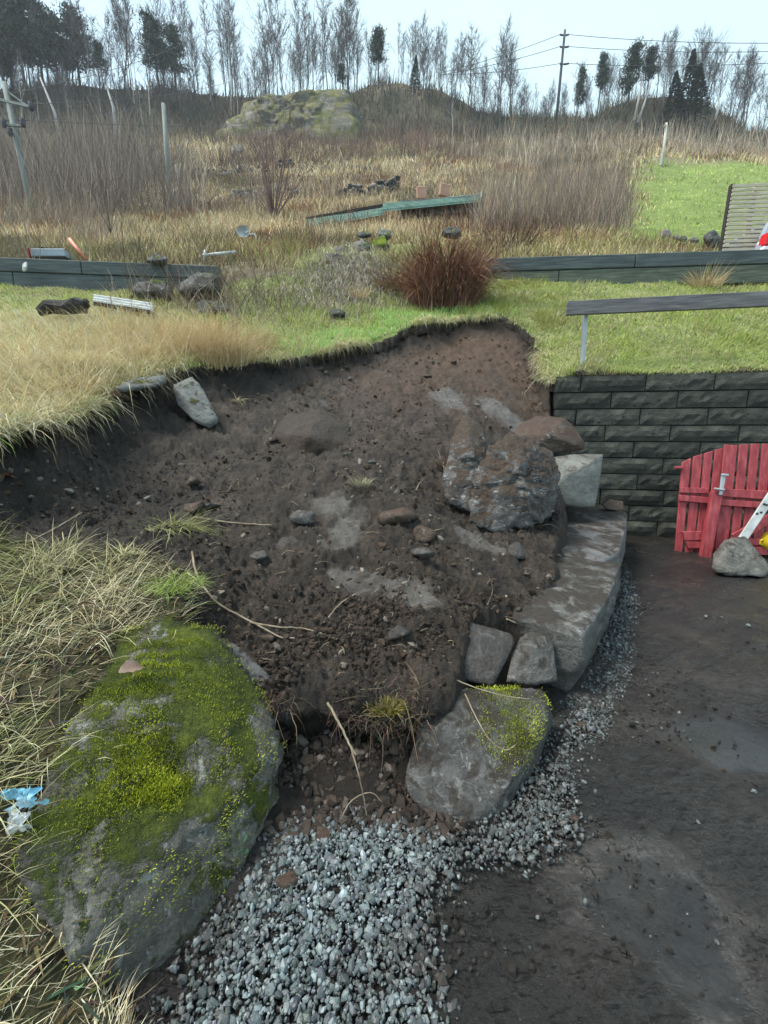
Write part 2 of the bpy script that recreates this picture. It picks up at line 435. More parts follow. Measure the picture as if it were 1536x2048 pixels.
soil_pts = [tuple(W(*p)) for p in [
    (330, 800, 3.85), (500, 790, 4.5), (600, 775, 4.9), (730, 735, 5.35), (830, 705, 5.8), (930, 685, 6.1), (1010, 680, 6.2), (1055, 730, 5.8), (1082, 800, 5.1),
    (200, 900, 3.05), (120, 960, 2.6), (220, 980, 2.75), (400, 940, 3.2), (620, 930, 3.25), (760, 900, 3.5), (900, 800, 4.45), (1000, 770, 4.95), (1050, 840, 4.4), (800, 800, 4.5), (600, 820, 4.3),
    (650, 1040, 2.5), (850, 1010, 2.72), (500, 1050, 2.4), (300, 1040, 2.4), (100, 1040, 2.2), (0, 1000, 2.25),
    (800, 1150, 2.03), (950, 1150, 2.12), (1060, 1150, 2.25), (650, 1200, 1.85), (450, 1180, 1.87), (850, 1280, 1.62), (700, 1300, 1.56), (580, 1340, 1.45), (700, 1400, 1.38), (800, 1400, 1.40), (620, 1420, 1.32),
    (1000, 1250, 1.83), (1090, 1090, 2.62), (960, 1058, 2.74), (1040, 1060, 2.8), (890, 1020, 2.85), (1100, 980, 3.55), (1080, 900, 4.15), (300, 1120, 1.95), (200, 1080, 2.05)]]
soil_tps = TPS(soil_pts, 1e-3)
LIP = np.array([G(-100, 1500, .3), G(380, 1330, .38), G(500, 1400, .30), (-.40, 1.33, 0), (-.25, 1.37, 0), (0.0, 1.40, 0), (0.12, 1.41, 0), (0.25, 1.47, 0), (0.35, 1.60, 0), (0.42, 1.80, 0), (0.52, 1.88, 0), (0.68, 1.92, 0), (0.84, 2.03, 0), (1.10, 2.5, 0), (1.34, 3.0, 0), (1.55, 3.5, 0), (1.70, 4.1, 0), (1.85, 4.6, 0), (2.05, 5.2, 0)])[:, :2]
LIP_POLY = np.vstack([LIP, [(3.0, 8.5), (-5, 8.5), (-5, 0.8), (-1.5, 0.9)]])
SMEAR = [(650, 1020, 50, 34, 28), (690, 1060, 45, 45, 40), (690, 1150, 40, 26, 10), (745, 1165, 50, 36, 20), (815, 1180, 70, 32, 5), (850, 1200, 45, 20, 0), (900, 800, 50, 24, 30), (1005, 825, 50, 22, 30), (570, 1080, 30, 14, 10), (960, 1085, 60, 18, 20)]
_sm = []
def _ray_soil(px, py):
    d = ray(px, py); t = np.linspace(0.8, 9, 900); P = CAM + d * t[:, None]
    h = soil_tps(P[:, 0], P[:, 1]); k = np.argmax(P[:, 2] < h); return P[k]
for (a, b_, rx, ry, rot) in SMEAR:
    c = _ray_soil(a, b_); e = _ray_soil(a + rx, b_); f = _ray_soil(a, b_ - ry)
    _sm.append((c[0], c[1], max(0.05, abs(e[0] - c[0])), max(0.08, abs(f[1] - c[1])), rot))
def smear(x, y):
    s = np.full(len(x), -.55)
    for cx, cy, rx, ry, rot in _sm:
        dx, dy = x - cx, y - cy; a = math.radians(-rot); ux = dx * math.cos(a) + dy * math.sin(a); uy = -dx * math.sin(a) + dy * math.cos(a)
        s = np.maximum(s, 0.85 - ((ux / rx) ** 2 + (uy / ry) ** 2))
    s = s - .04 + 0.62 * n2(x * .9 + y * .5, y * .35 - x * .25, 9.0, 4, 3, .6) + 0.3 * n2(x, y, 34, 2, 4)
    return np.clip(sstep(-.05, 0.95, s), 0, 1)
def soilH(x, y, detail=True):
    x = np.atleast_1d(np.asarray(x, float)); y = np.atleast_1d(np.asarray(y, float))
    h = soil_tps(x, y)
    sd = lawn_sd(x, y) + 0.05 * n2(x, y, 3.0, 3, 6)
    f = sstep(-0.30, 0.02, sd) ** 1.4
    h = h * (1 - f) + (lawnH(x, y) - 0.10) * f
    li = np.where(inside(LIP_POLY, x, y), 1, -1) * dist_line(LIP, x, y) + 0.03 * n2(x, y, 6, 3, 8)
    g = sstep(-0.09, 0.04, li); h = h * g + (1 - g) * (-0.05 + np.clip(0.15 * sstep(-.34, -.05, li) + .03 * n2(x, y, 9, 3, 9) * sstep(-.4, -.2, li), 0, 1) * sstep(-.55, -.42, x) * sstep(.32, .2, x))
    if detail:
        sm = smear(x, y); am = (1 - 0.82 * sm) * (0.35 + 0.65 * g)
        h = h + 0.035 * n2(x, y, 2.2, 3, 1) * g
        lum = np.abs(n2(x, y, 6.0, 3, 12)); h = h + am * 0.055 * (0.35 - lum)
        h = h + am * (0.030 * (.3 - np.abs(n2(x, y, 15.0, 3, 13))) + 0.026 * (.3 - np.abs(n2(x, y, 38.0, 2, 14))) + .008 * n2(x, y, 80., 2, 17))
        rid = n2(x * 0.5 + y, y * 0.4 - x, 14.0, 2, 15); h = h + sm * (0.006 * rid + 0.004 * np.sign(n2(x, y, 26, 2, 16)) * sm)
    return h
bank_pts = [tuple(W(*p)) for p in [(0, 1085, 1.78), (200, 1110, 1.78), (340, 1130, 1.78), (380, 1170, 1.68), (0, 1300, 1.28), (200, 1400, 1.16), (0, 1600, .86), (90, 1560, .96), (0, 1900, .66), (130, 2000, .63), (300, 1250, 1.48), (100, 1200, 1.5)]] + [(-1.9, 1.3, .75), (-1.6, .5, .5), (-1.0, .3, .15), (-.7, .45, 0.05), (-2.2, 1.9, .95)]
bank_tps = TPS(bank_pts, 1e-3)
BANK_POLY = [tuple(W(*p)[:2]) for p in [(-250, 1090, 1.95), (0, 1088, 1.80), (100, 1092, 1.84), (230, 1100, 1.86), (330, 1110, 1.84), (385, 1150, 1.74), (375, 1200, 1.6), (330, 1300, 1.35), (250, 1400, 1.15), (200, 1500, 1.02), (130, 1640, .86), (110, 1760, .75), (190, 1950, .68), (240, 2040, .62)]] + [(-.40, .45), (-.5, .15), (-2.4, .15), (-2.6, 1.8)]
def bankH(x, y): return bank_tps(x, y) + 0.03 * n2(x, y, 3.0, 3, 21)
def bank_in(x, y): return inside(BANK_POLY, x, y)
# hillside: heights given at a few distances along a few bearings
HY = np.array([8.0, 9.0, 11, 14, 20, 28, 40, 55, 68, 76, 80, 110])
CREST_X = [-400, 0, 150, 400, 480, 620, 690, 740, 800, 870, 915, 945, 1000, 1170, 1200, 1250, 1320, 1390, 1430, 1470, 1536, 1900]
CREST_Y = [178, 176, 172, 186, 196, 200, 190, 170, 168, 180, 206, 230, 236, 240, 214, 200, 194, 206, 232, 262, 272, 280]
HX = [-500, 0, 300, 600, 800, 980, 1150, 1300, 1440, 1536, 2000]
HROW = {-500: [560, 516, 500, 486, 458, 420, 365, 310, 262], 0: [570, 520, 498, 484, 455, 418, 362, 308, 258], 300: [570, 527, 497, 482, 450, 410, 360, 308, 262], 600: [570, 520, 492, 476, 440, 400, 350, 300, 262],
        800: [570, 516, 490, 472, 438, 398, 345, 298, 262], 980: [565, 518, 490, 470, 432, 392, 345, 300, 268], 1150: [535, 510, 486, 462, 425, 388, 340, 298, 268], 1300: [535, 510, 482, 455, 412, 366, 325, 300, 276],
        1440: [560, 545, 492, 450, 405, 360, 325, 312, 292], 1536: [580, 565, 505, 450, 405, 362, 335, 318, 296], 2000: [580, 565, 500, 450, 405, 365, 340, 320, 300]}
def _u(px): return (px - 768) / FPX / 1.12
_HU = np.array([_u(p) for p in HX])
def hillH(x, y, detail=True):
    x = np.atleast_1d(np.asarray(x, float)); y = np.atleast_1d(np.asarray(y, float)); u = x / np.maximum(y, 1)
    cr = np.interp(u, [_u(p) for p in CREST_X], CREST_Y)
    row = np.empty((len(HX), len(x)))
    for i, p in enumerate(HX):
        r = HROW[p]; row[i] = np.interp(np.log(y), np.log(HY[:9]), r)
    k = np.clip(np.searchsorted(_HU, u) - 1, 0, len(HX) - 2); f = np.clip((u - _HU[k]) / (_HU[k + 1] - _HU[k]), 0, 1); f = f * f * (3 - 2 * f)
    py = row[k, np.arange(len(x))] * (1 - f) + row[k + 1, np.arange(len(x))] * f
    g = sstep(66, 77, y); py = py * (1 - g) + cr * g
    z = CAM[2] + y * tanel(py)
    z = np.where(y > 78, CAM[2] + 78 * tanel(cr) - (y - 78) * 0.35, z)
    if detail:
        a = np.clip((y - 8) / 30, 0, 1); z = z + a * (0.5 * n2(x, y, 0.12, 4, 31) + 0.18 * n2(x, y, 0.6, 3, 32)) + 0.04 * n2(x, y, 2.0, 3, 33)
    return z
def hill_valid(x, y):
    tl = np.interp(x, [TL2[0], TL1[0], TL1[0] + .05, TR0[0] - .05, TR0[0], TR2[0]], [TL2[1] + .03, TL1[1] + .03, 8.5, 8.5, TR0[1] + .03, TR2[1] + .03])
    return y > tl
def groundH(x, y):
    x = np.atleast_1d(np.asarray(x, float)); y = np.atleast_1d(np.asarray(y, float))
    h = np.zeros(len(x)); m = y < 9.0
    ok = inside(LIP_POLY, x, y) & (y < 8.4) & (x < 2.35)
    if ok.any(): h[ok] = np.maximum(h[ok], soilH(x[ok], y[ok]))
    ok = inside(LAWN_POLY, x, y)
    if ok.any(): h[ok] = np.maximum(h[ok], lawnH(x[ok], y[ok]))
    ok = bank_in(x, y)
    if ok.any(): h[ok] = np.maximum(h[ok], bankH(x[ok], y[ok]))
    ok = (y > 8) & hill_valid(x, y)
    if ok.any(): h[ok] = np.maximum(h[ok], hillH(x[ok], y[ok]))
    return h
def hit(px, py, lift=0.0, far=110.0, near=0.55):
    d = ray(px, py); t = near * (far / near) ** np.linspace(0, 1, 1500); P = CAM + d * t[:, None]
    h = groundH(P[:, 0], P[:, 1]); b = P[:, 2] < h
    k = int(np.argmax(b)) if b.any() else len(t) - 1
    p = P[k].copy(); p[2] = h[k] + lift; return p

# ------------------------------------------------------------------ ground materials
def ground_mat(name, kind):
    m, nt, ns, ls, b = new_mat(name); tc = ns.new('ShaderNodeTexCoord'); co = tc.outputs['Object']
    if kind == 'soil':
        f = noise(ns, ls, co, 6.0, 8, 0.65); f2 = noise(ns, ls, co, 60, 6, 0.7)
        c = ramp(ns, ls, f, [(0.30, (0.010, 0.0072, 0.0054)), (0.48, (0.031, 0.0225, 0.016)), (0.70, (0.082, 0.061, 0.045))])
        c = mixc(ns, ls, 0.8, c, ramp(ns, ls, f2, [(0.32, (0.25, 0.25, 0.25)), (0.66, (1.35, 1.35, 1.35))]), 'MULTIPLY')
        hm = attr(ns, 'humus_shade'); c = mixc(ns, ls, hm.outputs['Fac'], c, mixc(ns, ls, .85, c, (0.012, 0.0095, 0.008))); r_ = attr(ns, 'red'); c = mixc(ns, ls, r_.outputs['Fac'], c, mixc(ns, ls, f, (0.042, 0.022, 0.012), (0.125, 0.070, 0.040)))
        s = attr(ns, 'smear')
        cl = ramp(ns, ls, noise(ns, ls, co, 11, 6, 0.6, 1.0), [(0.3, (0.058, 0.051, 0.045)), (0.7, (0.155, 0.142, 0.128))])
        c = mixc(ns, ls, s.outputs['Fac'], c, cl)
        sp = maprange(ns, ls, noise(ns, ls, co, 130, 2, 0.5), 0.70, 0.76); c = mixc(ns, ls, mathn(ns, ls, 'MULTIPLY', sp, 0.7), c, (0.22, 0.19, 0.16))
        ls.new(c, b.inputs['Base Color'])
        ls.new(maprange(ns, ls, s.outputs['Fac'], 0, 1, 0.62, 0.27), b.inputs['Roughness']); b.inputs['Specular IOR Level'].default_value = 0.4
        h = mathn(ns, ls, 'ADD', noise(ns, ls, co, 45, 8, 0.7), mathn(ns, ls, 'MULTIPLY', noise(ns, ls, co, 160, 4, 0.7), 0.5)); bump(ns, ls, b, h, 1.0, 0.020)
    elif kind == 'mud':
        f = noise(ns, ls, co, 3.0, 8, 0.62, 0.6)
        c = ramp(ns, ls, f, [(0.32, (0.009, 0.0085, 0.0082)), (0.50, (0.020, 0.0182, 0.0168)), (0.68, (0.042, 0.0365, 0.031))])
        f2 = noise(ns, ls, co, 70, 6, 0.75); c = mixc(ns, ls, 0.8, c, ramp(ns, ls, f2, [(0.35, (0.35, 0.35, 0.35)), (0.62, (1.1, 1.1, 1.1))]), 'MULTIPLY')
        mp = ns.new('ShaderNodeMapping'); mp.inputs['Scale'].default_value = (1.2, 3.2, 1); mp.inputs['Rotation'].default_value = (0, 0, 0.35); ls.new(co, mp.inputs['Vector'])
        f3 = maprange(ns, ls, noise(ns, ls, mp.outputs[0], 17, 6, 0.75, 0.8), 0.57, 0.66); c = mixc(ns, ls, mathn(ns, ls, 'MULTIPLY', f3, 0.35), c, (0.012, 0.0105, 0.0095))
        sp = maprange(ns, ls, noise(ns, ls, co, 150, 2, 0.5), 0.72, 0.76); c = mixc(ns, ls, mathn(ns, ls, 'MULTIPLY', sp, 0.5), c, (0.22, 0.22, 0.21))
        w = attr(ns, 'wet'); c = mixc(ns, ls, mathn(ns, ls, 'MULTIPLY', w.outputs['Fac'], 0.35), c, (0.036, 0.034, 0.033))
        ls.new(c, b.inputs['Base Color'])
        rg = mathn(ns, ls, 'SUBTRACT', maprange(ns, ls, f, 0.35, 0.65, 0.40, 0.22), mathn(ns, ls, 'MULTIPLY', w.outputs['Fac'], 0.18)); ls.new(rg, b.inputs['Roughness'])
        h = mathn(ns, ls, 'ADD', noise(ns, ls, co, 38, 8, 0.72), mathn(ns, ls, 'MULTIPLY', f3, -0.2)); n = ns.new('ShaderNodeBump')
        ls.new(h, n.inputs['Height']); ls.new(maprange(ns, ls, w.outputs['Fac'], 0, 1, 1.0, 0.10), n.inputs['Strength']); n.inputs['Distance'].default_value = 0.016; ls.new(n.outputs[0], b.inputs['Normal'])
    elif kind == 'lawn':
        f = noise(ns, ls, co, 1.6, 7, 0.6)
        c = ramp(ns, ls, f, [(0.3, (0.12, 0.16, 0.04)), (0.5, (0.22, 0.26, 0.075)), (0.7, (0.30, 0.30, 0.14))])
        c = mixc(ns, ls, 0.8, c, ramp(ns, ls, noise(ns, ls, co, 35, 5, 0.7), [(0.3, (0.3, 0.3, 0.3)), (0.7, (1.1, 1.1, 1.1))]), 'MULTIPLY'); ls.new(c, b.inputs['Base Color'])
        b.inputs['Roughness'].default_value = 0.9; bump(ns, ls, b, noise(ns, ls, co, 30, 6, 0.7), 0.8, 0.03)
    else:
        a = attr(ns, 'green'); dk = attr(ns, 'dark')
        f = noise(ns, ls, co, 0.5, 8, 0.65)
        c = ramp(ns, ls, f, [(0.3, (0.13, 0.10, 0.065)), (0.5, (0.22, 0.18, 0.11)), (0.7, (0.31, 0.265, 0.17))])
        g = ramp(ns, ls, noise(ns, ls, co, 0.9, 6, 0.6), [(0.3, (0.16, 0.22, 0.045)), (0.7, (0.27, 0.35, 0.085))]); c = mixc(ns, ls, a.outputs['Fac'], c, g)
        d = ramp(ns, ls, noise(ns, ls, co, 0.35, 6, 0.7), [(0.3, (0.020, 0.022, 0.016)), (0.7, (0.060, 0.060, 0.040))]); c = mixc(ns, ls, dk.outputs['Fac'], c, d)
        c = mixc(ns, ls, 0.7, c, ramp(ns, ls, noise(ns, ls, co, 6, 5, 0.7), [(0.3, (0.4, 0.4, 0.4)), (0.7, (1.1, 1.1, 1.1))]), 'MULTIPLY'); ls.new(c, b.inputs['Base Color'])
        b.inputs['Roughness'].default_value = 0.95; bump(ns, ls, b, noise(ns, ls, co, 4, 8, 0.7), 0.8, 0.25)
    return m
M_SOIL, M_MUD, M_LAWN, M_HILL = (ground_mat(n, k) for n, k in (('soil', 'soil'), ('mud', 'mud'), ('turf', 'lawn'), ('hillside_ground', 'hill')))

def fan(u0, u1, du, y0, y1, dr):
    us = np.arange(u0, u1, du); nr = int(math.log(y1 / y0) / dr); ys = y0 * (y1 / y0) ** (np.arange(nr + 1) / nr)
    U, Y = np.meshgrid(us, ys); X = U * Y; nc = len(us)
    i = np.arange(nr)[:, None] * nc + np.arange(nc - 1)[None]; i = i.ravel()
    F = np.stack([i, i + 1, i + nc + 1, i + nc], 1)
    return X.ravel(), Y.ravel(), F
def sheet(name, x, y, z, F, keep, mat, attrs=None):
    F = F[keep[F].all(1)]; used = np.unique(F); re = np.full(len(x), -1); re[used] = np.arange(len(used))
    me = mesh_np(name, np.stack([x, y, z], 1)[used], re[F], smooth=True, attrs={k: v[used] for k, v in (attrs or {}).items()})
    return tag(link(name, me, mat), kind='structure')

# ---- driveway
x, y, F = fan(-1.3, 1.9, 0.0112, 0.28, 7.5, 0.0112)
gx, gy = (G(1440, 1490)[:2]); wet = np.clip(sstep(0.1, 0.6, 1.0 - np.hypot((x - gx) / 0.34, (y - gy) / 0.26) + 0.35 * n2(x, y, 4, 3, 44)), 0, 1)
gx2, gy2 = G(1330, 1860)[:2]; wet = np.maximum(wet, 0.7 * np.clip(sstep(0.1, 0.7, 1.0 - np.hypot((x - gx2) / 0.30, (y - gy2) / 0.28) + 0.5 * n2(x, y, 5, 3, 45)), 0, 1))
z = 0.014 * n2(x, y, 1.6, 3, 41) + (1 - 0.93 * wet) * (0.005 * n2(x, y, 9, 3, 42) - 0.012 * np.clip(n2(x, y, 5.5, 2, 47) - .3, 0, 1) + 0.0045 * n2(x, y, 34, 3, 43)) - 0.006 * wet
track = np.abs(((x * 0.5 - y * 0.86) * 6.0) % 1.0 - 0.5); z += 0.004 * (1 - wet) * sstep(0.30, 0.5, track) * (n2(x, y, 2.2, 2, 46) > 0)
sheet('driveway', x, y, z, F, np.ones(len(x), bool), M_MUD, {'wet': wet})
V, F2 = np.array([(-60, -30, -.12), (60, -30, -.12), (60, 12, -.12), (-60, 12, -.12)]), np.array([(0, 1, 2, 3)])
me = mesh_np('ground', V, F2, attrs={'wet': np.zeros(4)}); tag(link('ground', me, M_MUD), kind='structure')

# ---- excavated soil
x, y, F = fan(-1.35, 0.62, 0.0042, 0.95, 7.6, 0.0042)
ok = (inside(LIP_POLY, x, y) | (dist_line(LIP, x, y) < 0.36)) & (lawn_sd(x, y) < 0.22) & ~(bank_in(x, y) & (dist_line(np.array(BANK_POLY), x, y) > 0.18)) & (y < 7.4) & (x < 2.4)
z = np.full(len(x), -.05); z[ok] = soilH(x[ok], y[ok])
wallside = (x - WA[0]) * WNORM[0] + (y - WA[1]) * WNORM[1]
ok &= ~((wallside > -0.02) & (x > 2.02))
sm = np.zeros(len(x)); sm[ok] = smear(x[ok], y[ok])
red = np.clip(sstep(3.4, 5.6, y + 0.5 * n2(x, y, 1.5, 3, 51)) * sstep(-0.9, 0.9, x + 0.4 * n2(x, y, 2, 2, 52)) * 0.85, 0, 1)
li = np.full(len(x), -1.0); nr = dist_line(LIP, x, y) < 0.3
li[nr] = np.where(inside(LIP_POLY, x[nr], y[nr]), 1, -1) * dist_line(LIP, x[nr], y[nr]) + 0.03 * n2(x[nr], y[nr], 6, 3, 8)
over = sstep(-.50, -.40, x) * sstep(.40, .25, x)
y = y + over * (0.07 * sstep(0.0, -0.05, li) * sstep(-.22, -.09, li) - 0.07 * sstep(.13, .03, li) * sstep(-.03, .0, li))
hum_shade = np.zeros(len(x)); hum_shade[ok] = np.clip(np.maximum(sstep(-.42, -.66, x[ok] / y[ok] + .12 * n2(x[ok], y[ok], 1.8, 3, 53)), sstep(-.34, -.10, lawn_sd(x[ok], y[ok]) + .10 * n2(x[ok], y[ok], 3.5, 3, 54))) * .9, 0, 1)
hum_shade = np.maximum(hum_shade, .8 * sstep(1.50, 1.36, y)); sm = sm * (1 - hum_shade); red = red * (1 - .8 * hum_shade)  # front hollow darkened as well: shade under the lip put into the colour
sheet('soil_slope', x, y, z, F, ok, M_SOIL, {'smear': sm, 'red': red, 'humus_shade': hum_shade})

# ---- turf terrace with an undercut sod edge
x, y, F = fan(-1.9, 1.05, 0.0065, 1.3, 9.7, 0.0065)
ok = inside(LAWN_POLY, x, y); sd = np.where(ok, 1, -1) * dist_line(EDGE, x, y) + 0.06 * n2(x, y, 2.2, 3, 6) + 0.07 * n2(x, y, 6.5, 4, 61)
ok2 = (sd > -0.03) & (inside(LAWN_POLY, x, y) | (dist_line(TE, x, y) < 0.1)); z = np.zeros(len(x)); z[ok2] = lawnH(x[ok2], y[ok2])
ok2 &= ~(((x - WA[0]) * WNORM[0] + (y - WA[1]) * WNORM[1] > -0.02) & (x > 1.96))
lawn_o = sheet('lawn', x, y, z, F, ok2, M_LAWN)
lawn_o.data.materials.append(M_SOIL)
bm = bmesh.new(); bm.from_mesh(lawn_o.data)
be = [e for e in bm.edges if e.is_boundary]
r = bmesh.ops.extrude_edge_only(bm, edges=be)
for g in r['geom']:
    if isinstance(g, bmesh.types.BMVert): g.co.z -= 0.10 + 0.05 * random.random(); g.co.y += 0.03 * random.random()
    if isinstance(g, bmesh.types.BMFace): g.material_index = 1
bm.to_mesh(lawn_o.data); bm.free()

# ---- near grass bank on the left
x, y, F = fan(-2.6, 0.2, 0.012, 0.2, 2.2, 0.012)
ok = bank_in(x, y); z = np.where(ok, 0, 0.0); z[ok] = bankH(x[ok], y[ok])
M_THATCH = plain_mat('bank_thatch_soil', [(0.018, 0.016, 0.008), (0.045, 0.042, 0.018), (0.09, 0.078, 0.036)], 7, .95, 1.0, 50, .02)
bank_o = sheet('grass_bank', x, y, z, F, ok, M_THATCH)
bank_o.data.materials.append(M_SOIL)
bm = bmesh.new(); bm.from_mesh(bank_o.data); be = [e for e in bm.edges if e.is_boundary]; r = bmesh.ops.extrude_edge_only(bm, edges=be)
for g in r['geom']:
    if isinstance(g, bmesh.types.BMVert): g.co.z -= 0.25
    if isinstance(g, bmesh.types.BMFace): g.material_index = 1
bm.to_mesh(bank_o.data); bm.free()

# ---- hillside
x, y, F = fan(-1.5, 1.4, 0.015, 7.6, 108, 0.014)
ok = hill_valid(x, y); z = hillH(x, y)
gu = x / y
pyA = 0.0
green = np.clip(sstep(_u(1215), _u(1330), gu + 0.03 * n2(x, y, 0.5, 3, 71)) * sstep(40, 36, y + 3 * n2(x, y, .2, 2, 72)) * sstep(10, 12, y), 0, 1)
dark = np.clip(sstep(58, 68, y + 4 * n2(x, y, .1, 3, 73)), 0, 1) * (1 - .55 * sstep(_u(455), _u(500), gu) * sstep(_u(960), _u(900), gu))
hill_o = sheet('hillside', x, y, z, F, ok, M_HILL, {'green': green, 'dark': dark})
bm = bmesh.new(); bm.from_mesh(hill_o.data); be = [e for e in bm.edges if e.is_boundary and e.verts[0].co.y < 12]; r = bmesh.ops.extrude_edge_only(bm, edges=be)
for g in r['geom']:
    if isinstance(g, bmesh.types.BMVert): g.co.z -= 1.6
bm.to_mesh(hill_o.data); bm.free()

# ================================================================== BUILT THINGS
def V3(p): return Vector((float(p[0]), float(p[1]), float(p[2])))
M_BLOCK = stone_mat('wall_block_stone', [(0.032, 0.036, 0.030), (0.062, 0.067, 0.055), (0.098, 0.103, 0.084), (0.135, 0.142, 0.115)], moss=0.28, scale=6.0, rough=0.8, vary=.3, mosscols=((0.018, 0.028, 0.012), (0.045, 0.062, 0.022)))
M_JOINT = plain_mat('joint_dirt', [(0.008, 0.009, 0.009), (0.02, 0.022, 0.02)], 20, 0.95)
M_TIMBER = plain_mat('weathered_dark_timber', [(0.030, 0.041, 0.045), (0.058, 0.076, 0.080), (0.11, 0.134, 0.13)], 3.0, 0.75, 0.5, 30, 0.006, stretch=(0.6, 4, 14))
M_TIMBER2 = plain_mat('green_stained_timber', [(0.042, 0.056, 0.045), (0.078, 0.095, 0.074), (0.15, 0.17, 0.13)], 3.5, 0.8, 0.5, 30, 0.006, stretch=(0.6, 4, 10))
M_RAIL = plain_mat('grey_fence_timber', [(0.065, 0.065, 0.068), (0.13, 0.129, 0.132), (0.21, 0.208, 0.208)], 3.0, 0.7, 0.4, 40, 0.004, stretch=(0.7, 5, 16))
M_GALV = plain_mat('galvanised_steel', [(0.34, 0.37, 0.39), (0.45, 0.49, 0.52)], 9, 0.42, 0.1, 60, 0.002, metal=0.35)
M_RED = plain_mat('red_paint', [(0.20, 0.026, 0.034), (0.32, 0.048, 0.058), (0.42, 0.10, 0.108)], 7, 0.6, 0.5, 60, 0.004, stretch=(4, 4, 0.8))
M_GREYWOOD = plain_mat('pale_weathered_wood', [(0.30, 0.27, 0.20), (0.44, 0.40, 0.31), (0.54, 0.50, 0.40)], 3, 0.8, 0.3, 40, 0.004, stretch=(1, 6, 12))
M_WHITEMETAL = plain_mat('white_painted_metal', [(0.26, 0.28, 0.28), (0.42, 0.45, 0.45), (0.54, 0.57, 0.56)], 6, 0.45, 0.15, 40, 0.003)
M_GREEN_SHEET = plain_mat('green_roof_sheet', [(0.09, 0.17, 0.135), (0.14, 0.24, 0.19), (0.22, 0.32, 0.26)], 4, 0.5, 0.2, 40, 0.004)
M_BRICK = plain_mat('faded_terracotta', [(0.36, 0.20, 0.14), (0.48, 0.29, 0.21)], 8, 0.85)
M_POLE = plain_mat('weathered_pole_wood', [(0.11, 0.125, 0.12), (0.19, 0.21, 0.195), (0.27, 0.29, 0.27)], 4, 0.85, 0.4, 30, 0.01, stretch=(3, 3, 0.3))
M_DPOLE = plain_mat('dark_pole_wood', [(0.045, 0.045, 0.06), (0.085, 0.085, 0.105)], 4, 0.85, 0.3, 30, 0.01)
M_WIRE = plain_mat('dark_cable', [(0.05, 0.05, 0.055), (0.07, 0.07, 0.075)], 4, 0.6)
M_YELLOW = plain_mat('yellow_plastic', [(0.70, 0.50, 0.015), (0.80, 0.62, 0.03)], 5, 0.4, 0.1, 30, 0.002)
M_DARKJUNK = plain_mat('charred_dark_wood', [(0.010, 0.009, 0.008), (0.03, 0.027, 0.024)], 6, 0.8, 0.6, 30, 0.01)
M_BLUEMETAL = plain_mat('bluish_grey_metal', [(0.22, 0.27, 0.31), (0.34, 0.40, 0.44)], 6, 0.5, 0.2, 30, 0.003)
M_ORANGE = plain_mat('orange_plastic', [(0.50, 0.15, 0.09), (0.60, 0.22, 0.13)], 5, 0.5)

# ---- block retaining wall, every block a part
wall = thing('block_wall', 'dark grey rough block retaining wall holding back the grassy terrace', 'wall', (WA[0], WA[1], 0)); wall.rotation_euler.z = -YAW
CH, CL, JT, DEP = WALL_TOP / 10.0, 0.68, 0.012, 0.24
def block_mesh(L, seed, end=False):
    nx, nz = 11, 4; X = np.linspace(0, L - JT, nx); Z = np.linspace(0, CH - JT, nz); XX, ZZ = np.meshgrid(X, Z)
    P = np.stack([XX.ravel(), np.full(XX.size, seed * 3.3), ZZ.ravel()], 1)
    edge = np.minimum(np.minimum(XX, L - JT - XX), np.minimum(ZZ, CH - JT - ZZ)).ravel()
    d = np.where(edge < 1e-4, 0.0, 0.011 + 0.014 * fbm(P, 9.0, 3, 0.6, seed) + 0.011 * np.abs(fbm(P * np.array([1, 1, 2]), 26.0, 2, 0.6, seed + 1)))
    front = np.stack([XX.ravel(), -d, ZZ.ravel()], 1); F = []
    for r in range(nz - 1):
        for c in range(nx - 1):
            a = r * nx + c; F += [(a, a + 1, a + nx + 1), (a, a + nx + 1, a + nx)]
    bk = np.array([(0, DEP, 0), (L - JT, DEP, 0), (L - JT, DEP, CH - JT), (0, DEP, CH - JT)]); n = len(front); V = np.vstack([front, bk])
    bl, br, tr, tl = 0, nx - 1, nz * nx - 1, (nz - 1) * nx
    F += [(n, bl, tl), (n, tl, n + 3), (br, n + 1, n + 2), (br, n + 2, tr), (n + 3, tl, tr), (n + 3, tr, n + 2), (n, n + 1, br), (n, br, bl)]
    return mesh_np('block', V, np.array(F))
variants = [block_mesh(CL, k) for k in range(7)]
for m_ in variants: m_.materials.append(M_BLOCK)
stub = {0: .27, 1: .61, 2: .25, 3: .58, 4: .22, 5: .55, 6: .30, 7: .60, 8: .25, 9: .57}
for r in range(10):
    z0 = WALL_TOP - CH * (r + 1); xs = 0.0; L = stub[r]
    me = block_mesh(L, 20 + r); me.materials.append(M_BLOCK); link('block', me, None, wall, (0, 0.002 * r, z0)); xs = L
    k = 0
    while xs < 4.7:
        jit = random.uniform(-.004, .004)
        link('block', variants[(r * 3 + k * 5 + random.randint(0, 1)) % 7], None, wall, (xs, jit, z0 + random.uniform(-.002, .002))); xs += CL; k += 1
bm = bmesh.new(); box_bm(bm, (2.55, 0.14, WALL_TOP / 2 - .01), (1, 0, 0), (0, 1, 0), (0, 0, 1), 5.08, 0.2, WALL_TOP - 0.03); link('joint_fill', bm_mesh('joint_fill', bm), M_JOINT, wall)

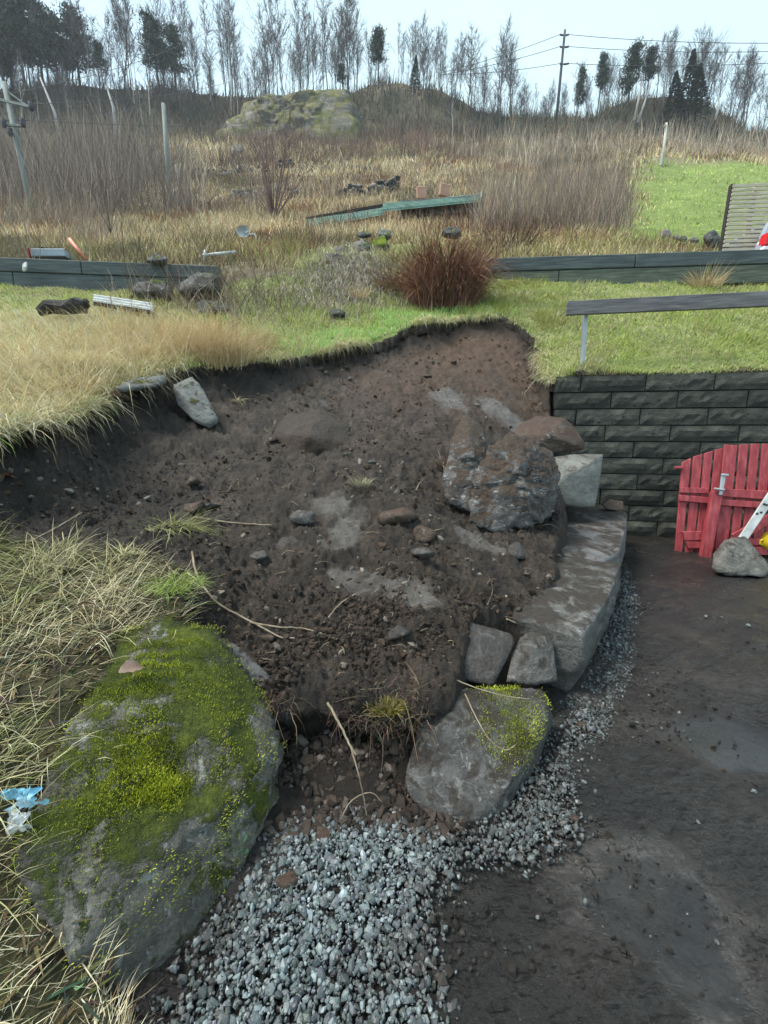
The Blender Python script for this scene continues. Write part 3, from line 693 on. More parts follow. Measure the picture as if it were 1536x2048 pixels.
# ---- guard rail above the block wall
rail = thing('guard_rail', 'grey timber guard rail on a galvanised post above the block wall', 'railing', tuple(W(1165, 738, 5.15)))
o0 = V3(rail.location)
a, b = W(1133, 617, 5.12), W(1536, 598, 4.72); e = b + (b - a) * 0.9
link('beam', beam_mesh('beam', V3(a) - o0, V3(e) - o0, 0.048, 0.150), M_RAIL, rail)
p0, p1 = W(1164, 745, 5.17), W(1171, 622, 5.17)
link('post', beam_mesh('post', V3(p0) - o0, V3(p1) - o0, 0.045, 0.045, up=(0, 1, 0)), M_GALV, rail)
p2 = V3(a) + (V3(e) - V3(a)) * 0.62
link('post', beam_mesh('post', p2 - o0 + Vector((0.0, .05, -.75)), p2 - o0 + Vector((0, .05, 0)), 0.045, 0.045, up=(0, 1, 0)), M_GALV, rail)
bm = bmesh.new(); box_bm(bm, V3(p1) - o0 + Vector((0, -.055, .03)), (1, 0, 0), (0, 1, 0), (0, 0, 1), .03, .012, .03, .003); link('bolt', bm_mesh('bolt', bm), M_GALV, rail)

# ---- sleeper walls
def sleeper_wall(label, A, B, h1, h2, mats):
    A, B = V3(A), V3(B); t = thing('sleeper_wall', label, 'wall', A - Vector((0, 0, h1 + h2)))
    d = (B - A); n = max(1, int(round(d.length / 2.6))); base = V3(t.location)
    for row, (h, off, m_) in enumerate(((h1, 0, mats[0]), (h2, h1, mats[1]))):
        cuts = [0.0] + [min(1.0, (k + (0.5 if row else 1.0)) / n) for k in range(n)] ; cuts = sorted(set([round(c, 4) for c in cuts if c < 0.995] + [1.0]))
        for c0, c1 in zip(cuts[:-1], cuts[1:]):
            o = Vector((0, 0.012 * row, -off - h / 2)); g = d.normalized() * 0.006
            link('sleeper', beam_mesh('sleeper', A + d * c0 + g + o - base, A + d * c1 - g + o - base, 0.15, h - 0.008, bevel=0.012), m_, t)
    return t
sleeper_wall('dark sleeper wall crossing the slope behind the guard rail', TR0, TR2, 0.235, 0.30, (M_TIMBER, M_TIMBER2))
sleeper_wall('dark sleeper wall on the left below the brushy hillside', TL2, TL1, 0.235, 0.30, (M_TIMBER, M_TIMBER))

# ---- boards traced on a leaning plane, given real thickness
def board(name, corners, plane_p, plane_n, thick, off, mat, parent, bevel=0.004):
    n = V3(plane_n).normalized(); pp = V3(plane_p); pts = []
    for (px, py) in corners:
        d = V3(ray(px, py)); c = V3(CAM); t = (pp - c).dot(n) / d.dot(n); pts.append(c + d * t + n * off)
    bm = bmesh.new(); vs = [bm.verts.new(p - V3(parent.location)) for p in pts]; f = bm.faces.new(vs)
    r = bmesh.ops.extrude_face_region(bm, geom=[f])
    for g in r['geom']:
        if isinstance(g, bmesh.types.BMVert): g.co += n * thick
    bmesh.ops.recalc_face_normals(bm, faces=bm.faces)
    if bevel: bmesh.ops.bevel(bm, geom=list(bm.edges), offset=bevel, segments=1, affect='EDGES')
    return link(name, bm_mesh(name, bm), mat, parent)
def g2(x, y): return (1300 + x / 6.4, 860 + y / 6.4)
gate_base = G(1400, 1108, 0.0); gate_n = np.array([-0.16, -1.0, 0.17])   # faces the camera, leans back on the wall
def gate_boards(t, items, mat=None):
    for (nm, quad, th, off) in items: board(nm, [g2(*q) for q in quad], gate_base, gate_n, th, off, mat or M_RED, t)
rear = thing('garden_gate', 'red picket gate leaf with a slanted top leaning on the block wall', 'gate', tuple(gate_base + np.array([-.25, 0.05, 0])), 'red gate leaves against the wall')
items = []
for (xt0, xt1, yt0, yt1, xb0, xb1, yb) in [(440, 558, 408, 352, 345, 440, 1590), (588, 706, 336, 300, 480, 585, 1600), (730, 840, 292, 258, 610, 705, 1600), (870, 975, 245, 225, 740, 830, 1590)]:
    items.append(('picket', [(xt0, yt0), (xt1, yt1), (xb1, yb), (xb0, yb)], .020, -.06))
items += [('rail', [(400, 735), (770, 742), (760, 815), (400, 802)], .030, -.038), ('rail', [(385, 832), (1000, 880), (985, 960), (385, 908)], .030, -.036),
          ('rail', [(420, 1300), (1010, 1290), (1000, 1405), (460, 1418)], .030, -.038), ('rail', [(465, 1430), (1000, 1440), (1000, 1510), (500, 1518)], .030, -.037),
          ('hinge_pin', [(335, 460), (440, 462), (440, 496), (335, 490)], .025, -.045)]
gate_boards(rear, items)
front = thing('garden_gate', 'red picket gate leaf with a steel drop bolt on its thick stile', 'gate', tuple(gate_base), 'red gate leaves against the wall')
items = [('stile', [(755, 780), (885, 780), (735, 1640), (600, 1640)], .055, .012), ('rail', [(885, 752), (1960, 800), (1950, 925), (872, 848)], .030, .006),
         ('rail', [(862, 888), (1950, 955), (1940, 1040), (858, 962)], .030, .004), ('rail', [(1010, 1385), (1960, 1385), (1960, 1470), (1000, 1470)], .030, .006),
         ('rail', [(980, 1490), (1960, 1495), (1960, 1600), (960, 1590)], .030, .004),
         ('brace', [(1000, 1330), (1960, 800), (1990, 900), (1060, 1440)], .026, .0345)]
tops = [(955, 1118, 185, 195), (1150, 1262, 186, 180), (1296, 1405, 178, 176), (1440, 1550, 176, 178), (1580, 1690, 178, 184), (1720, 1830, 186, 200), (1860, 1960, 206, 230)]
for (x0, x1, y0, y1) in tops:
    sh = 130 if x0 < 1300 else 118
    items.append(('picket', [(x0, y0), (x1, y1), (x1 - sh, 1600), (x0 - sh, 1600)], .020, -.018))
gate_boards(front, items)
items = [('bolt', [(848, 585), (905, 590), (858, 835), (815, 832)], .016, .070), ('bolt_keeper', [(752, 742), (880, 758), (878, 780), (750, 764)], .03, .072), ('bolt_cap', [(846, 565), (930, 572), (925, 600), (842, 592)], .03, .070)]
gate_boards(front, items, M_GALV)
board('stile_foot', [g2(640, 1640), g2(715, 1640), g2(705, 1690), g2(655, 1690)], gate_base, gate_n, .03, .02, M_RED, front)
plank = thing('plank', 'pale grey plank leaning over the red gate with dark nail marks', 'plank', tuple(G(1475, 1095, 0.0)))
gp2 = gate_base + np.array([0, -0.16, 0]); gate_nn = np.array([-0.3, -1.0, 0.35])
board('board_face', [g2(1110, 1395), g2(1215, 1440), g2(1960, 330), g2(1870, 240)], gp2, gate_nn, .022, .0, M_WHITEMETAL, plank)
for q in [(1350, 1075), (1400, 1060), (1440, 955), (1470, 965), (1600, 760)]:
    board('nail_mark', [g2(q[0] - 16, q[1] - 9), g2(q[0] + 18, q[1] - 14), g2(q[0] + 18, q[1] + 8), g2(q[0] - 10, q[1] + 12)], gp2, gate_nn, .004, .023, M_DARKJUNK, plank, 0)
# yellow float lying by the gate
c = W(1564, 1112, 3.95); c[2] = .15
V, F = ico(4); V = V * np.array([0.22, 0.15, 0.155]); V[:, 2] *= 1 - 0.25 * (V[:, 0] / 0.22) ** 2
o = link('buoy', mesh_np('buoy', V, F, smooth=True), M_YELLOW, None, c); tag(o, 'yellow plastic buoy on the ground at the right edge beside the gate', 'buoy')
ring, rf = tube_np(np.array([(-.21 - .03 * math.cos(t), 0, .03 * math.sin(t)) for t in np.linspace(0, 6.28, 14)]), .01, 6); link('lug', mesh_np('lug', ring, rf, smooth=True), M_YELLOW, o)

# ---- stones
GREY = [(0.085, 0.085, 0.080), (0.15, 0.15, 0.14), (0.24, 0.24, 0.225), (0.33, 0.33, 0.31)]
DGREY = [(0.045, 0.045, 0.045), (0.085, 0.084, 0.081), (0.14, 0.138, 0.132), (0.22, 0.217, 0.207)]
BROWN = [(0.038, 0.028, 0.022), (0.075, 0.052, 0.038), (0.13, 0.095, 0.07), (0.23, 0.20, 0.165)]
M_R_MOSS = stone_mat('mossy_boulder_stone', [(0.065, 0.062, 0.052), (0.13, 0.125, 0.108), (0.215, 0.208, 0.183), (0.32, 0.31, 0.28)], moss=0.56, scale=5.2, lichen=0.5, mosscols=((0.035, 0.048, 0.008), (0.15, 0.18, 0.02)))
M_R_FRONT = stone_mat('wet_dark_stone', DGREY, moss=0.0, mud=0.30, scale=8, lichen=0.4, streak=0.3, rough=0.45)
M_R_FRONT2 = stone_mat('wet_dark_stone_mossy', DGREY, moss=0.42, mud=0.30, scale=5, lichen=0.25, rough=0.6)
M_R_LONG = stone_mat('long_slab_stone', [(0.075, 0.075, 0.077), (0.13, 0.13, 0.132), (0.19, 0.19, 0.19), (0.27, 0.27, 0.265)], mud=0.36, scale=3.5, streak=0.1, rough=0.62)
M_R_EDGE = stone_mat('edging_stone', [(0.045, 0.044, 0.042), (0.10, 0.098, 0.09), (0.17, 0.168, 0.16), (0.26, 0.257, 0.245)], mud=0.40, scale=5, streak=0.12, lichen=.2, rough=0.66)
M_R_GATE = stone_mat('gate_rock', [(0.07, 0.068, 0.06), (0.13, 0.125, 0.112), (0.2, 0.195, 0.175), (0.29, 0.285, 0.26)], mud=0.2, scale=6, streak=0.4, rough=0.7)
M_R_MUDDY = stone_mat('mud_caked_stone', [(0.05, 0.045, 0.042), (0.10, 0.095, 0.09), (0.18, 0.175, 0.17), (0.30, 0.29, 0.28)], mud=0.74, scale=5.5, streak=1.0, rough=0.7, mudcol=(0.036, 0.024, 0.016))
M_R_GREY = stone_mat('clean_grey_stone', [(0.12, 0.12, 0.105), (0.20, 0.20, 0.18), (0.28, 0.28, 0.25), (0.38, 0.38, 0.345)], mud=0.32, scale=4.0, streak=0.25, rough=0.7, mudcol=(0.05, 0.042, 0.034))
M_R_BROWN = stone_mat('brown_stained_stone', BROWN, mud=0.45, scale=4.5, streak=0.35, rough=0.7, mudcol=(0.045, 0.026, 0.018))
M_R_DARK = stone_mat('fresh_dark_stone', [(0.030, 0.027, 0.026), (0.052, 0.047, 0.044), (0.075, 0.068, 0.063), (0.12, 0.11, 0.105)], mud=0.25, scale=4, streak=0.15, rough=0.55)
M_R_MID = stone_mat('cracked_grey_stone', [(0.055, 0.052, 0.047), (0.10, 0.095, 0.087), (0.16, 0.155, 0.145), (0.22, 0.215, 0.2)], mud=0.35, scale=6, streak=0.3, rough=0.65)
M_R_SLAB = stone_mat('mossy_slab_stone', [(0.10, 0.105, 0.10), (0.17, 0.18, 0.17), (0.24, 0.25, 0.24), (0.32, 0.33, 0.32)], moss=0.36, scale=6, streak=0.25, mosscols=((0.05, 0.055, 0.01), (0.13, 0.14, 0.02)))
M_R_FAR = stone_mat('field_stone', GREY, moss=0.40, scale=3, lichen=0.5)
M_R_BLACK = stone_mat('wet_black_stone', [(0.012, 0.012, 0.013), (0.022, 0.022, 0.023), (0.04, 0.04, 0.042), (0.07, 0.07, 0.075)], scale=9, rough=0.4)

big = rock('boulder', 'large mossy boulder at the lower left beside the gravel', [
    (230, 1975, .72), (400, 1865, .83), (480, 1725, .98), (545, 1600, 1.13), (552, 1475, 1.22), (510, 1390, 1.3), (425, 1275, 1.42), (330, 1245, 1.46), (240, 1290, 1.36), (215, 1450, 1.09),
    (85, 1625, .87), (45, 1690, .80), (70, 1750, .76), (150, 1880, .69), (300, 1960, .74), (330, 1700, .93), (400, 1450, 1.17), (300, 1450, 1.12), (200, 1640, .93)] , M_R_MOSS, sub=6, amp=0.05, freq=2.4, ridge=0.06, seed=2.0, soft=190, shrink=1.09)
rock('boulder', 'grey bare rock shoulder between the mossy boulder and the soil', [(430, 1265, 1.46), (480, 1290, 1.44), (560, 1370, 1.36), (578, 1425, 1.32), (545, 1455, 1.28), (470, 1380, 1.36), (420, 1290, 1.45), (500, 1500, 1.3), (430, 1400, 1.5)],
     stone_mat('speckled_grey_stone', [(0.06, 0.06, 0.062), (0.11, 0.11, 0.112), (0.17, 0.17, 0.17), (0.24, 0.24, 0.24)], mud=0.35, scale=7, lichen=0.4), sub=5, amp=0.03, freq=2.5, seed=5)
frontst = rock('boulder', 'wedge shaped dark wet stone lying on the gravel, mossy on its upper right corner', [
    (845, 1405, 1.42), (900, 1375, 1.50), (1085, 1376, 1.52), (1100, 1415, 1.46), (1068, 1500, 1.30), (1018, 1580, 1.16), (948, 1640, 1.10), (880, 1622, 1.12), (815, 1590, 1.17), (808, 1560, 1.20),
    (960, 1665, 1.10), (870, 1655, 1.12), (1010, 1640, 1.14), (1080, 1520, 1.36), (1110, 1440, 1.55), (850, 1500, 1.45)], M_R_FRONT, sub=6, amp=0.022, freq=2.5, ridge=0.02, seed=11, soft=60)
rock('stone', 'dark flat faced broken stone, left of the two on the soil ledge', [(905, 1238, 1.78), (885, 1268, 1.70), (882, 1300, 1.64), (890, 1335, 1.58), (935, 1362, 1.555), (985, 1372, 1.56), (1000, 1345, 1.60), (1030, 1285, 1.70), (1025, 1268, 1.74), (960, 1250, 1.80), (980, 1270, 1.92), (910, 1290, 1.86), (985, 1380, 1.7)], M_R_DARK, sub=5, amp=0.012, freq=3, seed=17, soft=120)
rock('stone', 'grey broken stone with a ridge, right of the dark one on the ledge', [(1060, 1262, 1.80), (1092, 1262, 1.83), (1108, 1290, 1.78), (1116, 1365, 1.62), (1060, 1372, 1.58), (1012, 1365, 1.585), (1022, 1310, 1.68), (1040, 1275, 1.76), (1062, 1300, 1.67), (1080, 1290, 1.95), (1030, 1330, 1.8)], M_R_MID, sub=5, amp=0.02, freq=3, seed=19, soft=120)
def ledge(label, outer, inner, zt, mat, **kw):
    P = []
    for (x_, y_), z_ in zip(outer, zt): P += [(x_, y_, z_), (x_ - .05, y_ + .02, -.06), (x_ + .015, y_ - .01, z_ * .55)]
    for (x_, y_), z_ in zip(inner, zt): P += [(x_, y_, z_ + .03), (x_, y_, -.06)]
    rock('boulder', label, P, mat, world_pts=True, **kw)
ledge('flat topped bluish slab boulder at the far end of the gravel strip', [(2.52, 4.22), (2.12, 3.55), (1.72, 2.92), (1.50, 2.72)], [(2.05, 4.5), (1.62, 3.9), (1.2, 3.3), (1.12, 2.95)], [.41, .385, .36, .35], M_R_LONG, sub=6, amp=.012, freq=4.5, ridge=.012, seed=23, soft=160)
ledge('rough long edging boulder beside the gravel, half under the soil', [(1.66, 2.78), (1.46, 2.48), (1.20, 2.10), (.90, 1.74)], [(1.2, 2.95), (1.0, 2.65), (.82, 2.3), (.62, 1.92)], [.33, .345, .34, .31], M_R_EDGE, sub=6, amp=.022, freq=3.5, ridge=.03, seed=27, soft=110)
rock('boulder', 'tall pale streaked boulder, left one of the muddy pair on the slope', [(932, 838, 3.30), (905, 880, 3.15), (890, 955, 3.0), (900, 1005, 2.92), (940, 1020, 2.88), (975, 985, 2.95), (985, 920, 3.1), (968, 862, 3.3), (945, 900, 3.0), (930, 900, 3.6), (975, 900, 3.6)], M_R_MUDDY, sub=5, amp=0.05, freq=2.4, ridge=0.07, seed=29, soft=190, shrink=1.14)
rock('boulder', 'mud caked lumpy boulder beside the pale block, right one of the muddy pair', [(985, 900, 3.05), (1020, 880, 3.15), (1065, 885, 3.2), (1100, 910, 3.22), (1110, 955, 3.15), (1100, 1015, 2.98), (1060, 1045, 2.88), (1000, 1052, 2.82), (950, 1035, 2.84), (950, 985, 2.9), (965, 930, 2.98), (1040, 930, 2.9), (1060, 1000, 2.82), (1080, 940, 3.65), (1000, 930, 3.6), (1050, 900, 3.6)], M_R_MUDDY, sub=6, amp=0.06, freq=2.8, ridge=0.08, seed=34, soft=150, shrink=1.14)
rock('boulder', 'pale grey sharp edged block against the block wall behind the muddy boulder', [(1100, 915, 3.85), (1150, 908, 3.95), (1207, 908, 3.92), (1200, 960, 3.82), (1190, 1013, 3.76), (1160, 1015, 3.68), (1098, 1005, 3.65), (1120, 960, 3.66), (1170, 930, 3.75), (1195, 915, 4.3), (1110, 920, 4.3), (1120, 1010, 4.2)], M_R_GREY, sub=5, amp=0.012, freq=3, seed=31, soft=150)
rock('boulder', 'brown stained slab boulder lying below the end of the block wall', [(1040, 845, 4.3), (1075, 832, 4.45), (1130, 834, 4.5), (1172, 882, 4.35), (1150, 890, 4.15), (1100, 908, 4.05), (1060, 898, 4.05), (1025, 870, 4.15), (1100, 870, 4.0), (1170, 900, 4.3), (1060, 890, 4.6), (1140, 900, 4.6)], M_R_BROWN, sub=5, amp=0.02, freq=3, ridge=.02, seed=37, soft=110)
rock('stone', 'small brown stone at the foot of the wall on the slab end', [(1200, 1008, 4.25), (1220, 998, 4.3), (1248, 1003, 4.3), (1250, 1020, 4.2), (1205, 1018, 4.15), (1225, 1005, 4.45), (1230, 1022, 4.2)], M_R_BROWN, sub=4, amp=0.04, seed=41)
rock('boulder', 'flat topped grey rock at the foot of the red gate', [(1425, 1105, 3.62), (1450, 1078, 3.7), (1490, 1072, 3.75), (1508, 1098, 3.7), (1545, 1140, 3.5), (1530, 1154, 3.36), (1450, 1152, 3.36), (1422, 1140, 3.42), (1450, 1110, 3.45), (1500, 1090, 3.95), (1530, 1125, 3.8), (1440, 1130, 3.85)], M_R_GATE, sub=5, amp=0.03, freq=3, ridge=.02, seed=43, soft=110)
rock('slab', 'mossy narrow stone slab sliding out of the turf edge', [(345, 770, 3.85), (385, 752, 3.95), (405, 775, 3.90), (440, 845, 3.72), (418, 856, 3.66), (390, 845, 3.67), (355, 810, 3.74), (365, 790, 3.74), (420, 840, 3.9), (360, 770, 4.1)], M_R_SLAB, sub=5, amp=0.015, freq=3, seed=47, soft=140)
rock('slab', 'thin grey slab roofing a hollow under the overhanging dry grass', [(225, 772, 3.35), (330, 748, 3.72), (335, 768, 3.66), (240, 790, 3.25), (250, 765, 3.8), (320, 740, 4.0), (280, 785, 3.35)], M_R_SLAB, sub=4, amp=0.015, seed=53, soft=140)
rock('slab', 'slate coloured slab under dry grass at the left edge', [(-60, 830, 2.5), (0, 828, 2.55), (42, 840, 2.55), (44, 866, 2.45), (0, 890, 2.3), (-60, 900, 2.25), (0, 860, 2.9), (-50, 880, 2.8)], stone_mat('slate_stone', [(0.07, 0.08, 0.078), (0.12, 0.135, 0.13), (0.17, 0.19, 0.18), (0.24, 0.26, 0.25)], scale=5, streak=.3), sub=4, amp=0.015, seed=59, soft=140)
rock('boulder', 'smooth earth covered boulder half buried in the cut face', [(540, 870, 3.75), (570, 830, 3.95), (640, 818, 4.0), (700, 850, 3.9), (712, 890, 3.7), (680, 920, 3.55), (590, 915, 3.55), (620, 870, 3.52), (620, 900, 4.3)], stone_mat('earthy_stone', [(0.040, 0.029, 0.022), (0.060, 0.044, 0.033), (0.085, 0.064, 0.05), (0.12, 0.09, 0.07)], mud=0.5, scale=5, rough=.8), sub=5, amp=0.03, seed=61)
rock('stone', 'flat grey shard under the hanging grass on the left soil', [(175, 920, 2.95), (205, 905, 3.05), (232, 950, 2.92), (228, 968, 2.86), (195, 960, 2.85), (205, 935, 2.86), (210, 940, 3.1)], M_R_MID, sub=4, amp=0.02, seed=67, soft=120)
rock('stone', 'black wet stone tucked in grass at the edge of the left bank', [(205, 1150, 1.78), (240, 1145, 1.8), (258, 1165, 1.76), (255, 1195, 1.68), (215, 1200, 1.65), (200, 1175, 1.70), (230, 1170, 1.64), (230, 1170, 1.85)], M_R_BLACK, sub=4, amp=0.06, seed=71)
small = [((388, 1022), .075, 'flat brown stone beside the pulled up grass clump', M_R_BROWN), ((425, 1022), .05, 'small dark stone beside the pale stem on the soil', M_R_DARK), ((795, 1048), .085, 'upright tan stone below the centre of the cut', M_R_BROWN), ((842, 1075), .08, 'rounded tan stone right of the upright tan one', M_R_BROWN),
         ((835, 1122), .07, 'pale mud smeared stone in the middle of the soil', M_R_MID), ((1040, 1110), .075, 'flat slate piece below the muddy boulder', M_R_DARK), ((545, 885), .03, 'small round pale pebble stone left of the buried boulder', M_R_GREY), ((383, 968), .06, 'brown stone on the soil left of centre', M_R_BROWN), ((600, 1048), .055, 'flat muddy stone right of the pale stem', M_R_MID),
         ((540, 1283), .04, 'round brown stone by the long bent root', M_R_BROWN), ((520, 1125), .045, 'squarish grey stone above the long bent root', M_R_MID), ((808, 1280), .05, 'grey lump of stone left of the dark broken stone', M_R_DARK), ((575, 1770), .03, 'brown clod like stone on the gravel near the boulder', M_R_BROWN), ((655, 1680), .028, 'dark brown stone at the top of the gravel', M_R_BROWN),
         ((628, 1960), .012, 'small rusty brown stone among the gravel', M_R_BROWN), ((850, 1922), .022, 'round muddy stone at the gravel edge', M_R_DARK), ((790, 1420), .04, 'grey stone in the roots under the soil lip', M_R_MID), ((1135, 970), .05, 'dark stone between the muddy boulder and pale block', M_R_DARK), ((855, 755), .04, 'small tan stone high on the cut', M_R_BROWN), ((910, 728), .045, 'pale tan stone near the top of the cut', M_R_BROWN), ((700, 760), .035, 'small grey stone below the turf edge', M_R_MID), ((300, 1005), .03, 'white flat pebble on dark soil at left', M_R_GREY), ((140, 985), .03, 'pale chip of stone under the left turf edge', M_R_GREY),
         ((745, 930), .03, 'pale pebble by the tuft on the slope', M_R_GREY), ((1150, 1640), .016, 'brownish pebble beside the gravel strip', M_R_BROWN), ((1165, 1450), .02, 'rusty pebble in the gravel beside the long slab', M_R_BROWN)]
for i, ((px, py), s, lab, m_) in enumerate(small):
    c = hit(px, py); rg = np.random.default_rng(100 + i)
    pts = [c + s * 0.8 * v * np.array([1.2, 1.0, .62]) + np.array([0, 0, s * .3]) for v in rg.normal(0, 1, (14, 3)) / 1.35]
    rock('stone', lab, pts, m_, world_pts=True, sub=3, amp=0.03, seed=i, soft=110)
# stones in the turf and on the hillside
def far_rock(label, px, py, w_px, h_px, Y, mat=None, seed=0, name='stone'):
    rg = np.random.default_rng(seed + 500); pts = []
    for k in range(18):
        a = rg.uniform(0, 6.28); rr = rg.uniform(.75, 1.05); pts.append(W(px + math.cos(a) * rr * w_px / 2, py + math.sin(a) * rr * h_px / 2, Y + rg.uniform(-.5, .5) * w_px / FPX * Y * 0.7))
    pts += [W(px - w_px * .3, py, Y - w_px / FPX * Y * .4), W(px + w_px * .3, py, Y - w_px / FPX * Y * .4)]
    return rock(name, label, pts, mat or M_R_FAR, world_pts=True, sub=4, amp=0.10, freq=2.2, ridge=.06, seed=seed, soft=160)
M_R_DKFAR = stone_mat('dark_field_stone', [(0.03, 0.032, 0.032), (0.055, 0.058, 0.057), (0.085, 0.09, 0.088), (0.14, 0.15, 0.145)], moss=.25, scale=3, lichen=.35)
far_rock('dark stone with a mossy base sitting in the lawn above the cut', 675, 628, 36, 26, 6.75, M_R_DKFAR, 1)
far_rock('large dark rock in the bramble below the left sleeper wall', 405, 578, 110, 66, 7.3, M_R_DKFAR, 2, 'boulder')
far_rock('grey squarish rock left of the large dark bramble rock', 310, 585, 95, 60, 7.5, M_R_DKFAR, 3, 'boulder')
far_rock('dark stone capping the end of the left sleeper wall', 315, 522, 50, 26, 8.4, M_R_DKFAR, 4)
far_rock('rock under the large dark bramble rock', 420, 625, 90, 50, 6.9, M_R_DKFAR, 5, 'boulder')
far_rock('bluish grey upright stone beside the bright moss behind the rubble', 722, 497, 42, 40, 9.3, M_R_FAR, 6)
M_MOSSY = stone_mat('bright_mossy_stone', GREY, moss=0.95, scale=3, mosscols=((0.10, 0.15, 0.012), (0.24, 0.31, 0.025)))
far_rock('stone wrapped in bright green moss behind the rubble', 760, 490, 44, 42, 9.4, M_MOSSY, 7)
far_rock('flat grey capstone on top of the mossy stone pile', 728, 470, 36, 15, 9.5, M_R_DKFAR, 8)
far_rock('grey block at the back of the mossy stone pile', 768, 470, 34, 28, 9.7, M_R_FAR, 9)
far_rock('low grey stone left of the upright bluish stone', 685, 500, 34, 26, 9.2, M_R_FAR, 10)
far_rock('dark lump of stone left of the low grey stone', 668, 520, 40, 30, 8.8, M_R_DKFAR, 11)
far_rock('dark rock above the reddish brown plant', 905, 466, 46, 26, 10.2, M_R_DKFAR, 12)
far_rock('pale stone half hidden by brush on the left hillside', 212, 445, 40, 26, 19.5, M_R_FAR, 13)
far_rock('reddish pointed stone at the edge of the green slope', 1332, 471, 26, 26, 11.2, plain_mat('reddish_stone', [(.10, .085, .08), (.17, .14, .13)], 6), 14)
far_rock('squared bluish stone beside the reddish pointed stone', 1360, 476, 32, 18, 11.1, M_R_FAR, 15)
far_rock('low stone between the squared stone and the pallet', 1388, 480, 26, 14, 11.0, M_R_FAR, 16)
far_rock('dark slab beside the pallet', 1425, 478, 40, 44, 10.6, M_R_DKFAR, 17)
far_rock('grey stone stuck up on the left below the thicket', 240, 340, 20, 14, 38, M_R_FAR, 18)
far_rock('grey boulder face among the brush below the knoll', 475, 300, 30, 36, 52, M_R_FAR, 19)
far_rock('flat stone on the low terrace wall by the red twigged shrub', 450, 350, 40, 14, 41, M_R_DKFAR, 20)
# dry stone terraces on the hillside, every stone a part
def terrace(label, p0, p1, rows, seed, sz):
    rg = np.random.default_rng(seed); a = hit(*p0); b = hit(*p1); t = thing('dry_stone_wall', label, 'stone wall', tuple((a + b) / 2)); L = np.linalg.norm(b - a); n = int(L / sz)
    base = V3(t.location); var = []
    for k in range(6):
        pts = [sz * .62 * v * np.array([1, .8, .62]) for v in rg.normal(0, 1, (12, 3)) / 1.3]; me, c = rock_mesh('stone', pts, sub=2, amp=.05, seed=seed + k); me.materials.append(M_R_FAR if k % 2 else M_R_DKFAR); var.append(me)
    for r in range(rows):
        for k in range(n):
            if rg.random() < 0.12 + 0.12 * r: continue
            f = (k + .5 * (r % 2) + rg.uniform(-.2, .2)) / n; p = a + (b - a) * f; z = groundH(p[0], p[1])[0] + sz * (.25 + .6 * r)
            o = link('stone', var[rg.integers(0, 6)], None, t, V3((p[0] + rg.uniform(-.1, .1), p[1] + rg.uniform(-.1, .1) + .1 * r, z)) - base); o.rotation_euler = (rg.uniform(-.3, .3), rg.uniform(-.3, .3), rg.uniform(0, 6.28))
terrace('dry stone terrace right of the hillside shrub above the green sheets', (675, 396), (800, 378), 4, 3, .36)
terrace('dry stone terrace crossing behind the hillside shrub', (468, 398), (612, 404), 3, 5, .34)
terrace('long low dry stone terrace below the rocky knoll', (385, 348), (590, 338), 3, 7, .42)
terrace('highest dry stone terrace below the knoll at centre', (590, 345), (770, 346), 2, 9, .42)
# ---- knolls on the skyline
M_KNOLL = stone_mat('knoll_rock', [(0.05, 0.047, 0.037), (0.095, 0.088, 0.068), (0.15, 0.138, 0.105), (0.24, 0.22, 0.18)], moss=0.72, scale=0.7, streak=.6, mosscols=((0.10, 0.095, 0.035), (0.24, 0.215, 0.09)))
M_KNOLL2 = stone_mat('dark_knoll_rock', [(0.014, 0.015, 0.012), (0.026, 0.027, 0.021), (0.045, 0.045, 0.035), (0.07, 0.07, 0.055)], moss=0.5, scale=0.4, mosscols=((0.018, 0.022, 0.008), (0.045, 0.05, 0.018)))
def knoll(label, pts, Y, depth, mat, seed, amp=.09):
    P = []
    for (px, py) in pts: P += [W(px, py, Y + depth * .1), W(px, py + 6, Y + depth)]
    x0, x1 = pts[0][0], pts[-1][0]
    P += [W(px, 285, Y - depth * .2) for px in np.linspace(x0 - 10, x1 + 10, 4)] + [W(px, 330, Y) for px in (x0 - 30, x1 + 30)]
    o = rock('rock_knoll', None, P, mat, parent=None, world_pts=True, sub=6, amp=amp, freq=3.4, ridge=.03, seed=seed, soft=60); tag(o, label, 'knoll')
knoll('pale mossy rock knoll with a low cliff on the skyline at centre left', [(435, 268), (470, 232), (495, 208), (545, 188), (620, 178), (690, 179), (704, 200), (712, 262)], 62, 9, M_KNOLL, 3)

# ---- green roof sheets and clutter on the slope
def sheet_corr(name, A, B, C_, mat, parent, waves=5, amp=.03, th=.006):
    A, B, C_ = (np.asarray(v, float) for v in (A, B, C_)); n = 4 * waves + 1; nn = np.cross(B - A, C_ - A); nn /= np.linalg.norm(nn); V = []
    for i in range(n):
        f = i / (n - 1); o = nn * amp * (1 if (i // 2) % 2 else -1)
        V += [A + (C_ - A) * f + o, B + (C_ - A) * f + o]
    m_ = len(V); V += [v - nn * th for v in V]; F = []
    for i in range(n - 1):
        a = 2 * i; F += [(a, a + 1, a + 3, a + 2), (m_ + a, m_ + a + 2, m_ + a + 3, m_ + a + 1)]
    F += [(0, m_, m_ + 1, 1), (2 * n - 2, 2 * n - 1, m_ + 2 * n - 1, m_ + 2 * n - 2)]
    me = mesh_np(name, np.array(V) - np.array(parent.location), np.array(F)); return link(name, me, mat, parent)
YG = 17.0
t = thing('roof_sheet', 'lower left green corrugated roof sheet lying on the slope', 'roof sheet', tuple(W(690, 450, YG)), 'green roof sheets'); sheet_corr('panel', W(602, 456, YG - .6), W(768, 427, YG), W(608, 441, YG + .3), M_GREEN_SHEET, t)
